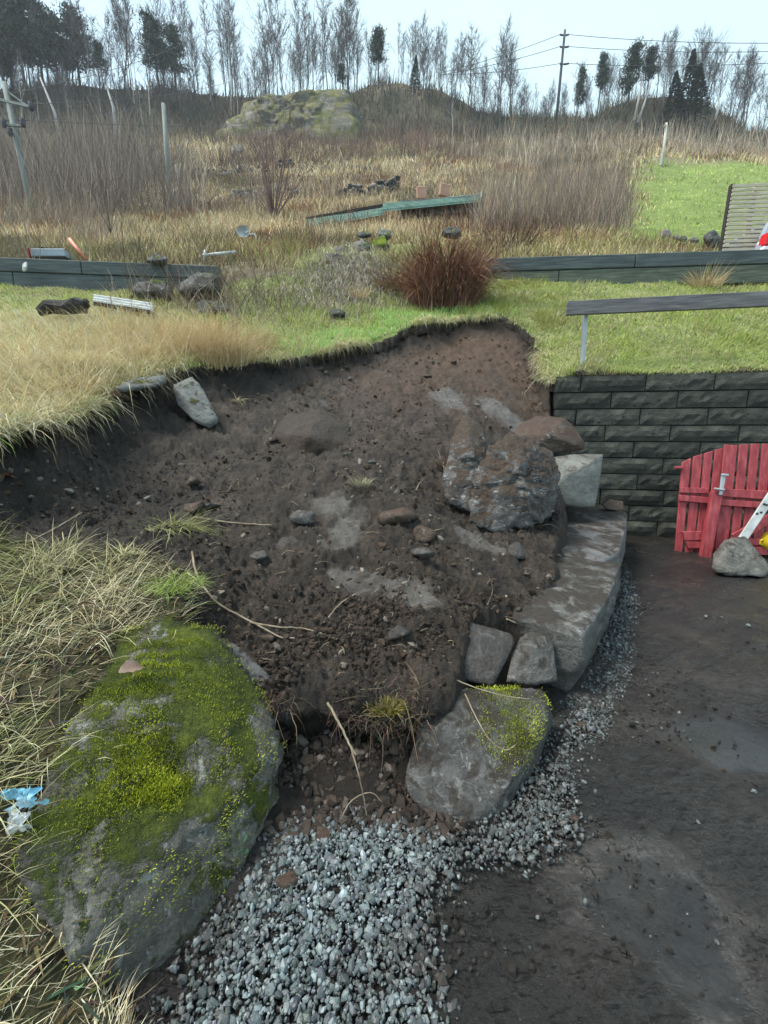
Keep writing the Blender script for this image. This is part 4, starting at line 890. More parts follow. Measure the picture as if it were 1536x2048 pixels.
o0 = V3(t.location); link('ridge_board', beam_mesh('ridge_board', V3(W(612, 439, YG + .3)) - o0, V3(W(765, 412, YG + .8)) - o0, .12, .10), M_DARKJUNK, t)
t = thing('roof_sheet', 'upper right green corrugated roof sheet resting on grey stone', 'roof sheet', tuple(W(860, 415, YG + 1)), 'green roof sheets'); sheet_corr('panel', W(764, 421, YG), W(962, 401, YG + .6), W(766, 408, YG + .6), M_GREEN_SHEET, t)
o0 = V3(t.location); link('end_cap', beam_mesh('end_cap', V3(W(961, 402, YG + .5)) - o0, V3(W(965, 384, YG + 1.0)) - o0, .07, .22), M_GREEN_SHEET, t)
link('footing', beam_mesh('footing', V3(W(800, 424, YG + .9)) - o0, V3(W(955, 413, YG + 1.2)) - o0, .5, .55), M_R_FAR, t)
for k, (px, py) in enumerate(((843, 386), (889, 381))):
    c = W(px, py, YG + 2.0); bm = bmesh.new(); box_bm(bm, (0, 0, 0), (1, .2, 0), (-.2, 1, 0), (0, 0, 1), .42, .14, .46, .03); o = link('slab', bm_mesh('slab', bm), M_BRICK, None, c); o.rotation_euler = (0, (-.1, .12)[k], 0)
    tag(o, ('left', 'right')[k] + ' of two faded pink slabs standing behind the green sheets', 'slab')
c = W(489, 466, 11.5); t = thing('satellite_dish', 'small white satellite dish on a bent arm on the slope', 'dish', tuple(c + np.array([.25, 0, -.55])))
V, F = [], []
for i in range(5):
    for j in range(16):
        r_ = .17 * i / 4; a = j / 16 * 6.283; V.append((r_ * math.cos(a), -.05 + .10 * (i / 4) ** 2 * -1 + .05, r_ * math.sin(a) * .8))
for i in range(4):
    for j in range(16): F.append((i * 16 + j, i * 16 + (j + 1) % 16, (i + 1) * 16 + (j + 1) % 16, (i + 1) * 16 + j))
o = link('bowl', mesh_np('bowl', V, F, smooth=True), M_WHITEMETAL, t, (-.25, 0, .55)); 
tube_obj('arm', [(-.25, 0, .5), (0, 0, .52), (.08, 0, .25), (.16, 0, -.1)], .022, M_WHITEMETAL, t); tube_obj('feed', [(-.25, -.02, .55), (-.1, -.16, .5)], .014, M_WHITEMETAL, t)
t = thing('pipe', 'white pipe with an upright stub lying above the left sleeper wall', 'pipe', tuple(W(405, 520, 8.8))); o0 = V3(t.location)
tube_obj('tube', [V3(W(406, 511, 8.8)) - o0, V3(W(472, 504, 8.9)) - o0], .03, M_WHITEMETAL, t, 8); tube_obj('stub', [V3(W(408, 524, 8.8)) - o0, V3(W(410, 500, 8.8)) - o0], .022, M_WHITEMETAL, t, 8)
t = thing('metal_trough', 'bluish grey metal sheet with red end on the left sleeper wall', 'metal sheet', tuple(W(105, 515, 8.6))); o0 = V3(t.location)
link('sheet', beam_mesh('sheet', V3(W(72, 511, 8.6)) - o0, V3(W(138, 511, 8.7)) - o0, .3, .13, bevel=.01), M_BLUEMETAL, t); link('red_end', beam_mesh('red_end', V3(W(67, 511, 8.6)) - o0, V3(W(71, 511, 8.6)) - o0, .3, .16, bevel=.005), M_RED, t)
o = link('board', beam_mesh('board', V3(W(80, 500, 9.0)), V3(W(125, 503, 9.2)), .2, .05), M_DARKJUNK); tag(o, 'dark board lying behind the bluish metal sheet', 'board')
o = tube_obj('stick', [W(139, 478, 8.9), W(172, 520, 8.8)], .035, M_ORANGE); tag(o, 'pinkish orange stick leaning on the left sleeper wall', 'stick')
t = thing('metal_trim', 'pale grey corrugated metal trim lying on dry grass at left', 'metal sheet', tuple(W(245, 610, 6.2))); o0 = V3(t.location)
sheet_corr('panel', W(186, 604, 6.15), W(306, 622, 6.0), W(188, 589, 6.35), M_WHITEMETAL, t, 3, .012, .004); link('edge_flange', beam_mesh('edge_flange', V3(W(188, 607, 6.14)) - o0, V3(W(304, 625, 5.99)) - o0, .03, .05), M_DARKJUNK, t)
t = thing('burnt_log', 'black charred log lying in dry grass on the left', 'log', tuple(W(130, 620, 5.6))); o0 = V3(t.location)
V, F = tube_np(np.array([V3(W(x_, y_, 5.6)) - o0 for x_, y_ in ((80, 622), (100, 612), (130, 616), (155, 610), (175, 614))]), [.05, .09, .085, .09, .06], 9); V += RNG.normal(0, .012, V.shape); link('trunk_piece', mesh_np('trunk_piece', V, F), M_DARKJUNK, t); tube_obj('branch_stub', [V3(W(165, 612, 5.6)) - o0, V3(W(172, 602, 5.55)) - o0], .04, M_DARKJUNK, t)
o = far_rock('white scrap of plastic on the left sleeper wall', 50, 533, 13, 24, 8.05, M_WHITEMETAL, 33, 'plastic_scrap'); o['category'] = 'litter'
# crumpled blue and white plastic in near grass
M_BLUEPL = plain_mat('blue_white_plastic', [(0.04, 0.30, 0.52), (0.30, 0.60, 0.75), (0.75, 0.78, 0.78)], 9, 0.35, .3, 30, .006)
M_WHITEPL = plain_mat('white_plastic_film', [(0.55, 0.58, 0.6), (0.78, 0.8, 0.8)], 20, 0.35)
def crumple(name, center, sx, sz, mat, parent, seed):
    n = 14; g = np.linspace(-1, 1, n); A, B = np.meshgrid(g, g); P = np.stack([A.ravel(), B.ravel(), np.zeros(n * n)], 1); d = fbm(P, 2.3, 4, .6, seed); e_ = fbm(P, 2.0, 3, .6, seed + 4); V = np.stack([A.ravel() * sx + e_ * sx * .35, e_ * sx * .5, B.ravel() * sz + d * sz * .4], 1)
    F = [(r_ * n + c_, r_ * n + c_ + 1, (r_ + 1) * n + c_ + 1, (r_ + 1) * n + c_) for r_ in range(n - 1) for c_ in range(n - 1)]
    return link(name, mesh_np(name, V, F), mat, parent, center)
t = thing('plastic_wrapper', 'crumpled blue and white plastic wrapper in grass beside the mossy boulder', 'litter', tuple(W(80, 1580, .93)))
crumple('blue_film', (.045, -.09, .07), .032, .026, M_BLUEPL, t, 3.0); crumple('white_film', (.04, -.11, .02), .024, .028, M_WHITEPL, t, 8.0)

# ---- poles and lines
def pole(label, base, top, r0, r1, mat, cross=None, name='utility_pole'):
    t = thing(name, label, 'pole', tuple(base)); b0 = V3(base); tube_obj('shaft', [(0, 0, -.4), tuple((V3(top) - b0) * .5), tuple(V3(top) - b0)], [r0, (r0 + r1) / 2, r1], mat, t, 8); return t
PL_Y = 25.0
bl, tl_ = W(78, 484, PL_Y), W(8, 165, PL_Y)
t = pole('leaning utility pole with insulators at the left edge', bl, tl_, .17, .12, M_POLE); b0 = V3(bl); ax = V3(tl_) - b0
h_ = V3(W(22, 205, PL_Y)) - b0
link('crossarm', beam_mesh('crossarm', V3(W(-12, 197, PL_Y)) - b0, V3(W(62, 214, PL_Y - .3)) - b0, .1, .12), M_POLE, t)
link('strut', beam_mesh('strut', V3(W(14, 182, PL_Y)) - b0, V3(W(55, 212, PL_Y - .3)) - b0, .06, .06), M_POLE, t)
for (px, py) in ((8, 245), (45, 244), (62, 211), (20, 262)):
    p = V3(W(px, py, PL_Y - .3)) - b0; tube_obj('insulator', [p + Vector((0, 0, -.22)), p + Vector((0, 0, -.1)), p, p + Vector((0, 0, .12))], [.07, .13, .09, .13], M_DPOLE, t, 8)
link('lower_arm', beam_mesh('lower_arm', V3(W(4, 250, PL_Y - .2)) - b0, V3(W(50, 252, PL_Y - .2)) - b0, .09, .1), M_POLE, t)
bp = hit(342, 420); pole('bare grey pole standing in the left hillside thicket', bp, W(327, 208, bp[1]), .16, .12, M_POLE)
bp2 = hit(368, 418); pole('short grey brace pole beside the bare grey pole', bp2, W(352, 330, bp2[1]), .10, .08, M_POLE, name='brace_pole')
PY = 70.0
tp = W(1130, 60, PY); bpz = W(1112, 246, PY); t = pole('tall dark power line pole on the skyline at right', bpz, tp, .22, .16, M_DPOLE); b0 = V3(bpz)
for (py_) in (70, 94, 128):
    for sx_ in (-1, 1):
        c0 = V3(W(1129 - (py_ - 60) * .09, py_, PY)) - b0; c1 = V3(W(1129 + sx_ * 9, py_ - 1, PY - .3)) - b0
        tube_obj('insulator', [c0, (c0 + c1) / 2 + Vector((0, 0, -.05)), c1], [.05, .12, .10], M_DPOLE, t, 6)
def wire(label, a, b, sag, r_, grp):
    a, b = np.array(a), np.array(b); P = [a + (b - a) * f - np.array([0, 0, sag * 4 * f * (1 - f)]) for f in np.linspace(0, 1, 18)]
    o = tube_obj('power_line', P, r_, M_WIRE, None, 4); tag(o, label, 'cable', grp)
for i, (py_, pr, pl_) in enumerate(((69, 83, 190), (93, 97, 178), (127, 116, 178))):
    nm = ('upper', 'middle', 'lowest')[i]
    wire(nm + ' power line running right from the dark skyline pole', W(1137, py_, PY - .3), W(1700, pr, 58), .5, .035, 'power lines on the skyline')
    wire(nm + ' power line running left from the dark skyline pole into trees', W(1120, py_, PY - .3), W(880, (146, 150, 150)[i], 74), .3, .035, 'power lines on the skyline')
for i, (p_, q_) in enumerate((((10, 190), (420, 60)), ((62, 208), (500, 150)), ((45, 240), (760, 235)), ((8, 240), (300, 200)))):
    wire(('highest', 'second', 'third', 'lowest')[i] + ' thin cable crossing from the left utility pole towards the trees', W(*p_, PL_Y), W(*q_, 60), .6, .014, 'cables from the left pole')
bp = hit(1324, 334); t = thing('marker_post', 'pale thin post with a bracket on the top of the green slope', 'post', tuple(bp)); b0 = V3(bp)
M_PALE = plain_mat('pale_post_wood', [(.42, .41, .36), (.55, .54, .48)], 5, .8)
tube_obj('shaft', [(0, 0, -.2), tuple(V3(W(1333, 246, bp[1])) - b0)], [.10, .085], M_PALE, t, 8); link('bracket', beam_mesh('bracket', V3(W(1333, 249, bp[1])) - b0, V3(W(1327, 252, bp[1] - .1)) - b0, .1, .1), M_PALE, t)
link('side_stake', beam_mesh('side_stake', V3(W(1322, 330, bp[1] - .1)) - b0, V3(W(1325, 305, bp[1] - .1)) - b0, .09, .12), M_PALE, t)

# ---- pallet panel and parked car behind the right sleeper wall
pb = W(1440, 520, 9.1); t = thing('pallet', 'grey slatted wooden pallet panel standing upright behind the sleeper wall', 'pallet', tuple(pb)); b0 = V3(pb)
A0, A1, B0, B1 = W(1440, 515, 9.1), W(1464, 368, 9.45), W(1575, 512, 8.95), W(1600, 362, 9.3)
for k in range(17):
    f = (k + .6) / 17.3; a = A0 + (A1 - A0) * f; b = B0 + (B1 - B0) * f
    link('slat', beam_mesh('slat', V3(a) - b0 + Vector((0, -.03, 0)), V3(b) - b0 + Vector((0, -.03, 0)), .022, .053 + random.uniform(-.004, .004), bevel=.003), M_GREYWOOD, t)
for f in (0.015, .38, .72, .99):
    p = A0 + (B0 - A0) * f; q = A1 + (B1 - A1) * f; link('batten', beam_mesh('batten', V3(p) - b0 + Vector((0, .04, 0)), V3(q) - b0 + Vector((0, .04, 0)), .075, .05, up=(1, 0, 0)), M_DARKJUNK if f < .1 else M_GREYWOOD, t)
M_CAR = plain_mat('silver_car_paint', [(.30, .34, .38), (.36, .40, .44)], 2, .28, .02, 10, .001, metal=.3); M_GLASS = plain_mat('car_glass', [(.02, .025, .03), (.03, .035, .04)], 2, .08); M_TYRE = plain_mat('tyre_rubber', [(.015, .015, .015), (.03, .03, .03)], 8, .8)
M_LRED = plain_mat('lamp_red', [(.55, .01, .015), (.62, .02, .025)], 3, .15); M_LWHITE = plain_mat('lamp_white', [(.75, .75, .75), (.85, .85, .85)], 3, .15)
cb = W(1519, 500, 8.85); gz = cb[2] - 0.78; car = thing('parked_car', 'silver car with red tail lamp parked at the right edge behind the pallet', 'car', (cb[0], cb[1], gz))
prof = [(0.05, .35), (0.0, .62), (.03, .80), (.10, 1.02), (.30, 1.42), (.55, 1.50), (1.9, 1.52), (2.35, 1.45), (3.0, 1.02), (3.9, .92), (4.15, .75), (4.2, .40), (4.0, .28), (.2, .28)]
bm = bmesh.new(); L1 = [bm.verts.new((x_, 0, z_)) for x_, z_ in prof]; f = bm.faces.new(L1); r_ = bmesh.ops.extrude_face_region(bm, geom=[f])
for g in r_['geom']:
    if isinstance(g, bmesh.types.BMVert): g.co.y += 1.7
for v in bm.verts:
    if v.co.z > 1.2: v.co.y += .16 if v.co.y < .5 else -.16
bmesh.ops.recalc_face_normals(bm, faces=bm.faces); bmesh.ops.bevel(bm, geom=list(bm.edges), offset=.05, segments=3, affect='EDGES'); link('body', bm_mesh('body', bm, True), M_CAR, car)
def quad_plate(nm, pts, th, mat, par):
    bm = bmesh.new(); f = bm.faces.new([bm.verts.new(p) for p in pts]); r_ = bmesh.ops.extrude_face_region(bm, geom=[f]); nrm = (Vector(pts[1]) - Vector(pts[0])).cross(Vector(pts[2]) - Vector(pts[0])).normalized()
    for g in r_['geom']:
        if isinstance(g, bmesh.types.BMVert): g.co += nrm * th
    return link(nm, bm_mesh(nm, bm), mat, par)
quad_plate('side_window', [(.45, .055, 1.06), (.62, .13, 1.40), (1.3, .13, 1.42), (1.3, .055, 1.06)], .03, M_GLASS, car); quad_plate('side_window', [(1.38, .055, 1.06), (1.38, .13, 1.42), (2.2, .13, 1.40), (2.75, .055, 1.06)], .03, M_GLASS, car)
quad_plate('rear_window', [(.10, .2, 1.04), (.10, 1.5, 1.04), (.27, 1.36, 1.36), (.27, .34, 1.36)], .03, M_GLASS, car)
lamp = thing('tail_lamp', None, None); lamp.parent = car
for (z0, z1, m_, nm) in ((.62, .76, M_LRED, 'reflector'), (.765, .85, M_LWHITE, 'reverse_lens'), (.855, 1.09, M_LRED, 'brake_lens')):
    bm = bmesh.new(); xo = .02 + (z0 - .62) * .25; box_bm(bm, (xo + .09, .055, (z0 + z1) / 2), (1, 0, 0), (0, 1, 0), (.12, 0, 1), .2, .16, z1 - z0, .02); link(nm, bm_mesh(nm, bm), m_, lamp)
for (x_, y_) in ((.8, .1), (3.35, .1), (.8, 1.6), (3.35, 1.6)):
    w_ = tube_obj('wheel', [(x_, y_ - .1, .31), (x_, y_ + .1, .31)], .31, M_TYRE, car, 20); tube_obj('rim', [(x_, y_ - .115, .31), (x_, y_ - .09, .31)], .19, M_GALV, w_, 16)

# ================================================================== LOOSE GROUND: gravel, clods
def stonemat(name, rough, spec=.4):
    m, nt, ns, ls, b = new_mat(name); a = attr(ns, 'col'); tc = ns.new('ShaderNodeTexCoord')
    c = mixc(ns, ls, .6, a.outputs['Color'], ramp(ns, ls, noise(ns, ls, tc.outputs['Object'], 160, 4, .7), [(.3, (.55, .55, .55)), (.7, (1.1, 1.1, 1.1))]), 'MULTIPLY')
    ls.new(c, b.inputs['Base Color']); b.inputs['Roughness'].default_value = rough; b.inputs['Specular IOR Level'].default_value = spec
    bump(ns, ls, b, noise(ns, ls, tc.outputs['Object'], 220, 4, .7), .4, .003); return m
M_GRAVEL = stonemat('crushed_stone', .42, .5); M_CLOD = stonemat('soil_clod', .85, .3)
GP = [G(*p)[:2] for p in [(180, 2130), (330, 1960), (410, 1850), (480, 1730), (520, 1650), (600, 1590), (700, 1600), (820, 1610), (900, 1640), (1000, 1610), (1060, 1500), (1110, 1420), (1170, 1350), (1205, 1240), (1228, 1170), (1250, 1120), (1268, 1160), (1295, 1250), (1265, 1350), (1235, 1430), (1195, 1545), (1185, 1690), (1140, 1760), (1050, 1770), (950, 1790), (890, 1840), (890, 1920), (930, 2040), (950, 2300), (100, 2300)]]
GP = np.array(GP)
xy = RNG.uniform([-1.1, .35], [2.8, 4.4], (760000, 2)); ok = inside(GP, xy[:, 0], xy[:, 1]); xy = xy[ok]
de = dist_line(np.vstack([GP, GP[:1]]), xy[:, 0], xy[:, 1]) + .05 * n2(xy[:, 0], xy[:, 1], 5, 3, 81)
strip = sstep(1.05, 1.5, xy[:, 1] + .1 * xy[:, 0])           # the strip along the slab is thinner and muddier
dens = sstep(-.05, .14, de) * (1 - .30 * strip); keep = RNG.random(len(xy)) < dens * .36
xy, de, strip = xy[keep], de[keep], strip[keep]
n = len(xy); size = np.clip(RNG.lognormal(math.log(.0060), .42, n), .0028, .016)
z = .002 + .009 * sstep(0, .2, de) * RNG.random(n) + .004 + .006 * n2(xy[:, 0], xy[:, 1], 4, 2, 82)
base = np.array([.135, .162, .168]); col = base * np.clip(RNG.lognormal(-.12, .5, (n, 1)), .25, 2.4) + RNG.normal(0, .005, (n, 3))
mudf = np.clip(1 - sstep(.02, .20, de) + .30 * strip + .5 * (n2(xy[:, 0], xy[:, 1], 3.5, 3, 83) > .42), 0, .9)[:, None] * RNG.uniform(.3, 1, (n, 1)); col = col * (1 - mudf) + np.array([.040, .034, .029]) * mudf
o = pebbles('gravel', np.column_stack([xy, z]), size, np.clip(col, .01, .5), M_GRAVEL, angular=.30, seed=2); tag(o, kind='stuff', label='bluish grey crushed gravel spread beside the bank')
# a lower gravel layer coloured dark: painted shade in the gaps between stones
xy2 = xy[RNG.random(n) < .3] + RNG.normal(0, .01, (1, 2)); o = pebbles('gravel_bed', np.column_stack([xy2, np.full(len(xy2), .002)]), RNG.uniform(.005, .009, len(xy2)), np.tile(np.array([.028, .031, .031]), (len(xy2), 1)), M_GRAVEL, angular=.3, seed=3); tag(o, kind='stuff', label='lower layer of gravel coloured dark as shade in the gaps')
# crumbs of mud over the drive and at the gravel edge
xy = RNG.uniform([-.3, .4], [3.6, 4.6], (70000, 2)); d = dist_line(GP[14:27], xy[:, 0], xy[:, 1]); pr = np.where(inside(GP, xy[:, 0], xy[:, 1]), .30 * sstep(.16, .0, d), .9 * np.exp(-d / .13) + .035) * sstep(-.35, .3, n2(xy[:, 0], xy[:, 1], 3.5, 3, 84))
k = RNG.random(len(xy)) < pr * .8; xy = xy[k]; n = len(xy); size = np.clip(RNG.lognormal(math.log(.0045), .5, n), .002, .018)
col = np.array([.028, .024, .020]) * RNG.uniform(.4, 1.7, (n, 1)); lt = RNG.random(n) < .05; col[lt] = np.array([.15, .165, .165]) * RNG.uniform(.6, 1.2, (lt.sum(), 1))
o = pebbles('mud_crumbs', np.column_stack([xy, size * .3 + .004]), size, col, M_CLOD, angular=.35, seed=4); tag(o, kind='stuff', label='mud crumbs scattered over the driveway')
# clods and small stones over the excavated slope
def soil_scatter(nm, N, med, sig, cmin, cmax, colf, seed, label, lift=-.1, clump=True):
    r0 = 1.0 * (7.0 / 1.0) ** RNG.random(N); u = RNG.uniform(-1.2, .55, N); x, y = u * r0, r0
    ok = inside(LIP_POLY, x, y) & (lawn_sd(x, y) < -.02) & ~bank_in(x, y) & (x < 2.0); x, y = x[ok], y[ok]
    if clump: k = RNG.random(len(x)) < sstep(-.5, .5, n2(x, y, 2.6, 3, 85)) * (1 - .85 * smear(x, y)); x, y = x[k], y[k]
    z = soilH(x, y); n = len(x); size = np.clip(RNG.lognormal(math.log(med), sig, n), cmin, cmax) * (.6 + .22 * y)
    o = pebbles(nm, np.column_stack([x, y, z + size * lift]), size, colf(n, x, y), M_CLOD, angular=.35, seed=seed); return tag(o, kind='stuff', label=label)
def cc(n, x, y):
    r = np.clip(sstep(3.4, 5.6, y) * sstep(-.9, .9, x), 0, 1)[:, None]; return (np.array([.040, .027, .018]) * (1 - r) + np.array([.075, .045, .027]) * r) * RNG.uniform(.5, 1.8, (n, 1))
soil_scatter('soil_clods', 34000, .0055, .62, .002, .030, cc, 5, 'dark clods of earth covering the cut slope')
soil_scatter('soil_stones', 2200, .0075, .55, .003, .028, lambda n, x, y: np.array([.16, .14, .115]) * RNG.uniform(.3, 1.5, (n, 1)), 6, 'small pale stones scattered in the cut slope', clump=False)

xy = RNG.uniform([-.46, 1.02], [.26, 1.36], (4200, 2)); size = np.clip(RNG.lognormal(math.log(.007), .6, len(xy)), .002, .026); col = np.array([.032, .024, .019]) * RNG.uniform(.5, 1.8, (len(xy), 1)); lt = RNG.random(len(xy)) < .12; col[lt] = np.array([.12, .10, .085]) * RNG.uniform(.5, 1.3, (lt.sum(), 1))
zz = np.maximum(soilH(xy[:, 0], xy[:, 1] - .05), 0.0); k = RNG.random(len(xy)) < sstep(1.02, 1.12, xy[:, 1]); o = pebbles('hollow_crumbs', np.column_stack([xy, np.minimum(zz, .12) + size * .3])[k], size[k], col[k], M_CLOD, angular=.35, seed=9); tag(o, kind='stuff', label='crumbled earth and pebbles in the hollow under the lip')

xy = RNG.uniform([-.48, 1.34], [.5, 1.95], (9000, 2)); kk = inside(LIP_POLY, xy[:, 0], xy[:, 1]); xy = xy[kk]; xy = xy[RNG.random(len(xy)) < sstep(-.3, .4, n2(xy[:, 0], xy[:, 1], 6, 3, 112))]; n = len(xy); size = np.clip(RNG.lognormal(math.log(.0055), .6, n), .002, .02); sh = .07 * sstep(1.55, 1.40, xy[:, 1])
o = pebbles('lip_crumbs', np.column_stack([xy[:, 0], xy[:, 1] - sh, soilH(xy[:, 0], xy[:, 1])]), size, np.array([.032, .023, .017]) * RNG.uniform(.5, 1.9, (n, 1)), M_CLOD, angular=.35, seed=10); tag(o, kind='stuff', label='crumbled earth along the lip above the hollow')

# ================================================================== GRASS
M_BLADE = blade_mat('grass_blade', .55, .25); M_DRY = blade_mat('dry_blade', .7, .2); M_STEM = blade_mat('dead_stem', .85, 0.0)
def pal(cols, n, var=.38):
    c = np.array(cols)[RNG.integers(0, len(cols), n)]; return np.clip(c * RNG.uniform(1 - var, 1 + var, (n, 1)) + RNG.normal(0, .01, (n, 3)), .004, .8)
GREEN = [(.33, .42, .10), (.42, .48, .14), (.26, .36, .09), (.48, .50, .20)]
FRESH = [(.28, .52, .17), (.38, .58, .20), (.44, .56, .18)]
STRAW = [(.64, .55, .33), (.72, .64, .42), (.54, .45, .26), (.68, .63, .45)]
TAN = [(.50, .36, .19), (.58, .44, .25), (.40, .30, .17), (.56, .46, .29)]
OLD = [(.36, .33, .20), (.46, .43, .29), (.24, .20, .12)]
def sample_lawn(N):
    y = RNG.uniform(1.9, 9.3, N); x = RNG.uniform(-1.15, 1.1, N) * y * RNG.uniform(.0, 1.0, N) ** 0
    y = 1.9 * (9.3 / 1.9) ** RNG.random(N); x = RNG.uniform(-1.1, 1.05, N) * y
    k = inside(LAWN_POLY, x, y); return x[k], y[k]
x, y = sample_lawn(260000)
gap_end = (y < np.interp(x, [TL1[0], TL1[0] + .3, TR0[0] - .3, TR0[0]], [8.3, 8.9, 8.9, 8.3]))
x, y = x[gap_end], y[gap_end]; n = len(x); z = lawnH(x, y)
sd = lawn_sd(x, y); u = x / y
dry = sstep(-.30, -.62, u + .10 * n2(x, y, .9, 3, 91)) * sstep(7.4, 6.2, y)        # left dry grass
fresh = sstep(-.42, -.28, u) * sstep(.30, .18, u) * sstep(1.4, .4, sd) * sstep(-.2, .4, n2(x, y, 1.2, 3, 92) + .35)
thatch = np.clip(.30 + .5 * n2(x, y, 1.7, 4, 93), 0, .85)
rub = np.exp(-(((x + .45) / .75) ** 2 + ((y - 8.5) / .75) ** 2))                          # heap of old stems
r1 = RNG.random(n); col = pal(GREEN, n)
m = r1 < thatch; col[m] = pal(OLD + STRAW[2:3], n)[m]
m = RNG.random(n) < np.clip(fresh * 1.1, 0, .95); col[m] = pal(FRESH, n)[m]
m = RNG.random(n) < dry * .9; col[m] = pal(STRAW + STRAW + TAN[:1] + GREEN[3:], n)[m]
m = RNG.random(n) < rub * 1.2; col[m] = pal([(.22, .19, .15), (.30, .27, .22), (.14, .11, .08)], n)[m]
L = (.055 + .05 * RNG.random(n)) * (1 + .5 * n2(x, y, 2.5, 2, 94)) + dry * .09 * RNG.random(n)
wd = .0035 + .0014 * y * RNG.uniform(.5, 1.1, n)
az = RNG.uniform(0, 6.28, n); m = RNG.random(n) < .45; az[m] = -1.57 + RNG.normal(0, .7, m.sum())
o = blades('lawn_grass', np.column_stack([x, y, z - .01]), L, wd, az, RNG.uniform(.1, 1.0, n), RNG.uniform(.2, 1.3, n), col * .8, M_BLADE, 2, tipcol=np.clip(col * 1.3, 0, .8)); tag(o, kind='stuff', label='short green and faded grass of the terrace lawn')
# tall tufts on the terrace: clumps of long arching blades
def clumps(nm, centers, per, spread, lmin, lmax, width, cols, label, Hf, bendr=(.6, 1.9), leanr=(.05, .6), seg=4, azbias=None, mat=None, tip=None):
    n = len(centers); c = np.repeat(centers, per, axis=0); N = len(c); p = c + RNG.normal(0, spread, (N, 2)); z = Hf(p[:, 0], p[:, 1])
    d = p - c; az = np.arctan2(d[:, 1], d[:, 0]) + RNG.normal(0, .6, N)
    if azbias is not None: m = RNG.random(N) < azbias[1]; az[m] = azbias[0] + RNG.normal(0, .5, m.sum())
    sc = np.repeat(RNG.uniform(.65, 1.2, n), per); cl = np.repeat(pal(cols, n, .15), per, axis=0) * .5 + pal(cols, N) * .5
    o = blades(nm, np.column_stack([p, z - .01]), RNG.uniform(lmin, lmax, N) * sc, width * RNG.uniform(.6, 1.2, N), az, RNG.uniform(*leanr, N), RNG.uniform(*bendr, N), cl, mat or M_DRY, seg, tipcol=tip)
    return tag(o, kind='stuff', label=label)
# dry tussocks on the left, thickest along the turf edge
x, y = sample_lawn(9000); u = x / y; sd = lawn_sd(x, y)
k = (RNG.random(len(x)) < sstep(-.30, -.48, u + .08 * n2(x, y, .8, 2, 95)) * (sstep(1.6, .3, sd) * .6 * sstep(-.3, .4, n2(x, y, 1.8, 3, 107)) + .10)) & (y < 7.2); k &= sd > .10; cen = np.column_stack([x, y])[k][:560]
clumps('dry_grass', cen, 34, .06, .20, .42, .0065, STRAW + TAN[:2], 'long pale dry grass drooping over the left turf edge', lawnH, azbias=(-1.3, .15), leanr=(.05, .9))
bx = W(330, 690, 4.9); cen = np.column_stack([RNG.normal(-1.95, .55, 70), RNG.normal(4.85, .28, 70)]); cen = cen[inside(LAWN_POLY, cen[:, 0], cen[:, 1])]
clumps('tan_grass', cen, 60, .07, .30, .52, .0065, TAN + STRAW[:1], 'mound of tan dry grass above the cut on the left', lawnH, azbias=(-.9, .5))
x, y = sample_lawn(5000); u = x / y; k = (u > .17) & (u < .42) & (y > 6.2) & (lawn_sd(x, y) < 2.2); cen = np.column_stack([x, y])[k][:150]
clumps('yellow_green_tufts', cen, 30, .05, .10, .22, .007, [(.30, .32, .08), (.36, .35, .12), (.24, .28, .07)], 'yellow green grass tufts at the head of the cut', lawnH, azbias=(-1.6, .4), mat=M_BLADE)
x, y = sample_lawn(8000); k = RNG.random(len(x)) < .05; cen = np.column_stack([x, y])[k]
clumps('lawn_tufts', cen, 22, .05, .07, .16, .008, GREEN + OLD, 'scattered grass tufts on the terrace', lawnH, mat=M_BLADE)
# hanging fringe at the sod edge
def fringe(nm, N, lmin, lmax, w, cols, label, mat, tmin=0.0, tmax=1.0, bend=(1.6, 2.6), down=0.0, out=.03):
    seg_l = np.linalg.norm(np.diff(EDGE, axis=0), axis=1); cum = np.concatenate([[0], np.cumsum(seg_l)]); s = RNG.uniform(tmin, tmax, N) * cum[-1]
    k = np.clip(np.searchsorted(cum, s) - 1, 0, len(seg_l) - 1); f = (s - cum[k]) / seg_l[k]; p = EDGE[k] + (EDGE[k + 1] - EDGE[k]) * f[:, None]; t = (EDGE[k + 1] - EDGE[k]) / seg_l[k][:, None]; nrm = np.stack([t[:, 1], -t[:, 0]], 1)
    p = p + nrm * RNG.normal(-out, .04, (N, 1)); z = lawnH(p[:, 0], p[:, 1]) - .01 - down * RNG.random(N)
    cl = n2(p[:, 0], p[:, 1], 3.2, 3, 106 + N % 7); kk = RNG.random(N) < sstep(-.15, .45, cl); p, z, nrm = p[kk], z[kk], nrm[kk]; N = len(p); cl = cl[kk]
    az = np.arctan2(nrm[:, 1], nrm[:, 0]) + RNG.normal(0, .8, N)
    o = blades(nm, np.column_stack([p, z]), RNG.uniform(lmin, lmax, N) * (1 + .6 * cl), w * RNG.uniform(.6, 1.3, N), az, RNG.uniform(.3, 1.0, N), RNG.uniform(*bend, N), pal(cols, N), mat, 4, jitter=.08)
    return tag(o, kind='stuff', label=label)
fringe('edge_grass', 9000, .07, .20, .007, GREEN + STRAW + STRAW, 'grass hanging over the sod edge of the cut', M_BLADE)
fringe('edge_dry_grass', 1700, .10, .40, .0045, STRAW + OLD[:2], 'long straw hanging down the left cut edge', M_DRY, 0.05, .52)
fringe('edge_roots', 4200, .05, .22, .004, [(.035, .025, .018), (.06, .042, .03), (.10, .08, .06), (.20, .17, .13)], 'fine roots hanging from the sod edge', M_STEM, down=.12, bend=(1.4, 2.6))
fringe('corner_straw', 420, .20, .55, .007, STRAW + [(.35, .36, .16)], 'straw hanging beside the end of the block wall', M_DRY, .90, 1.0)
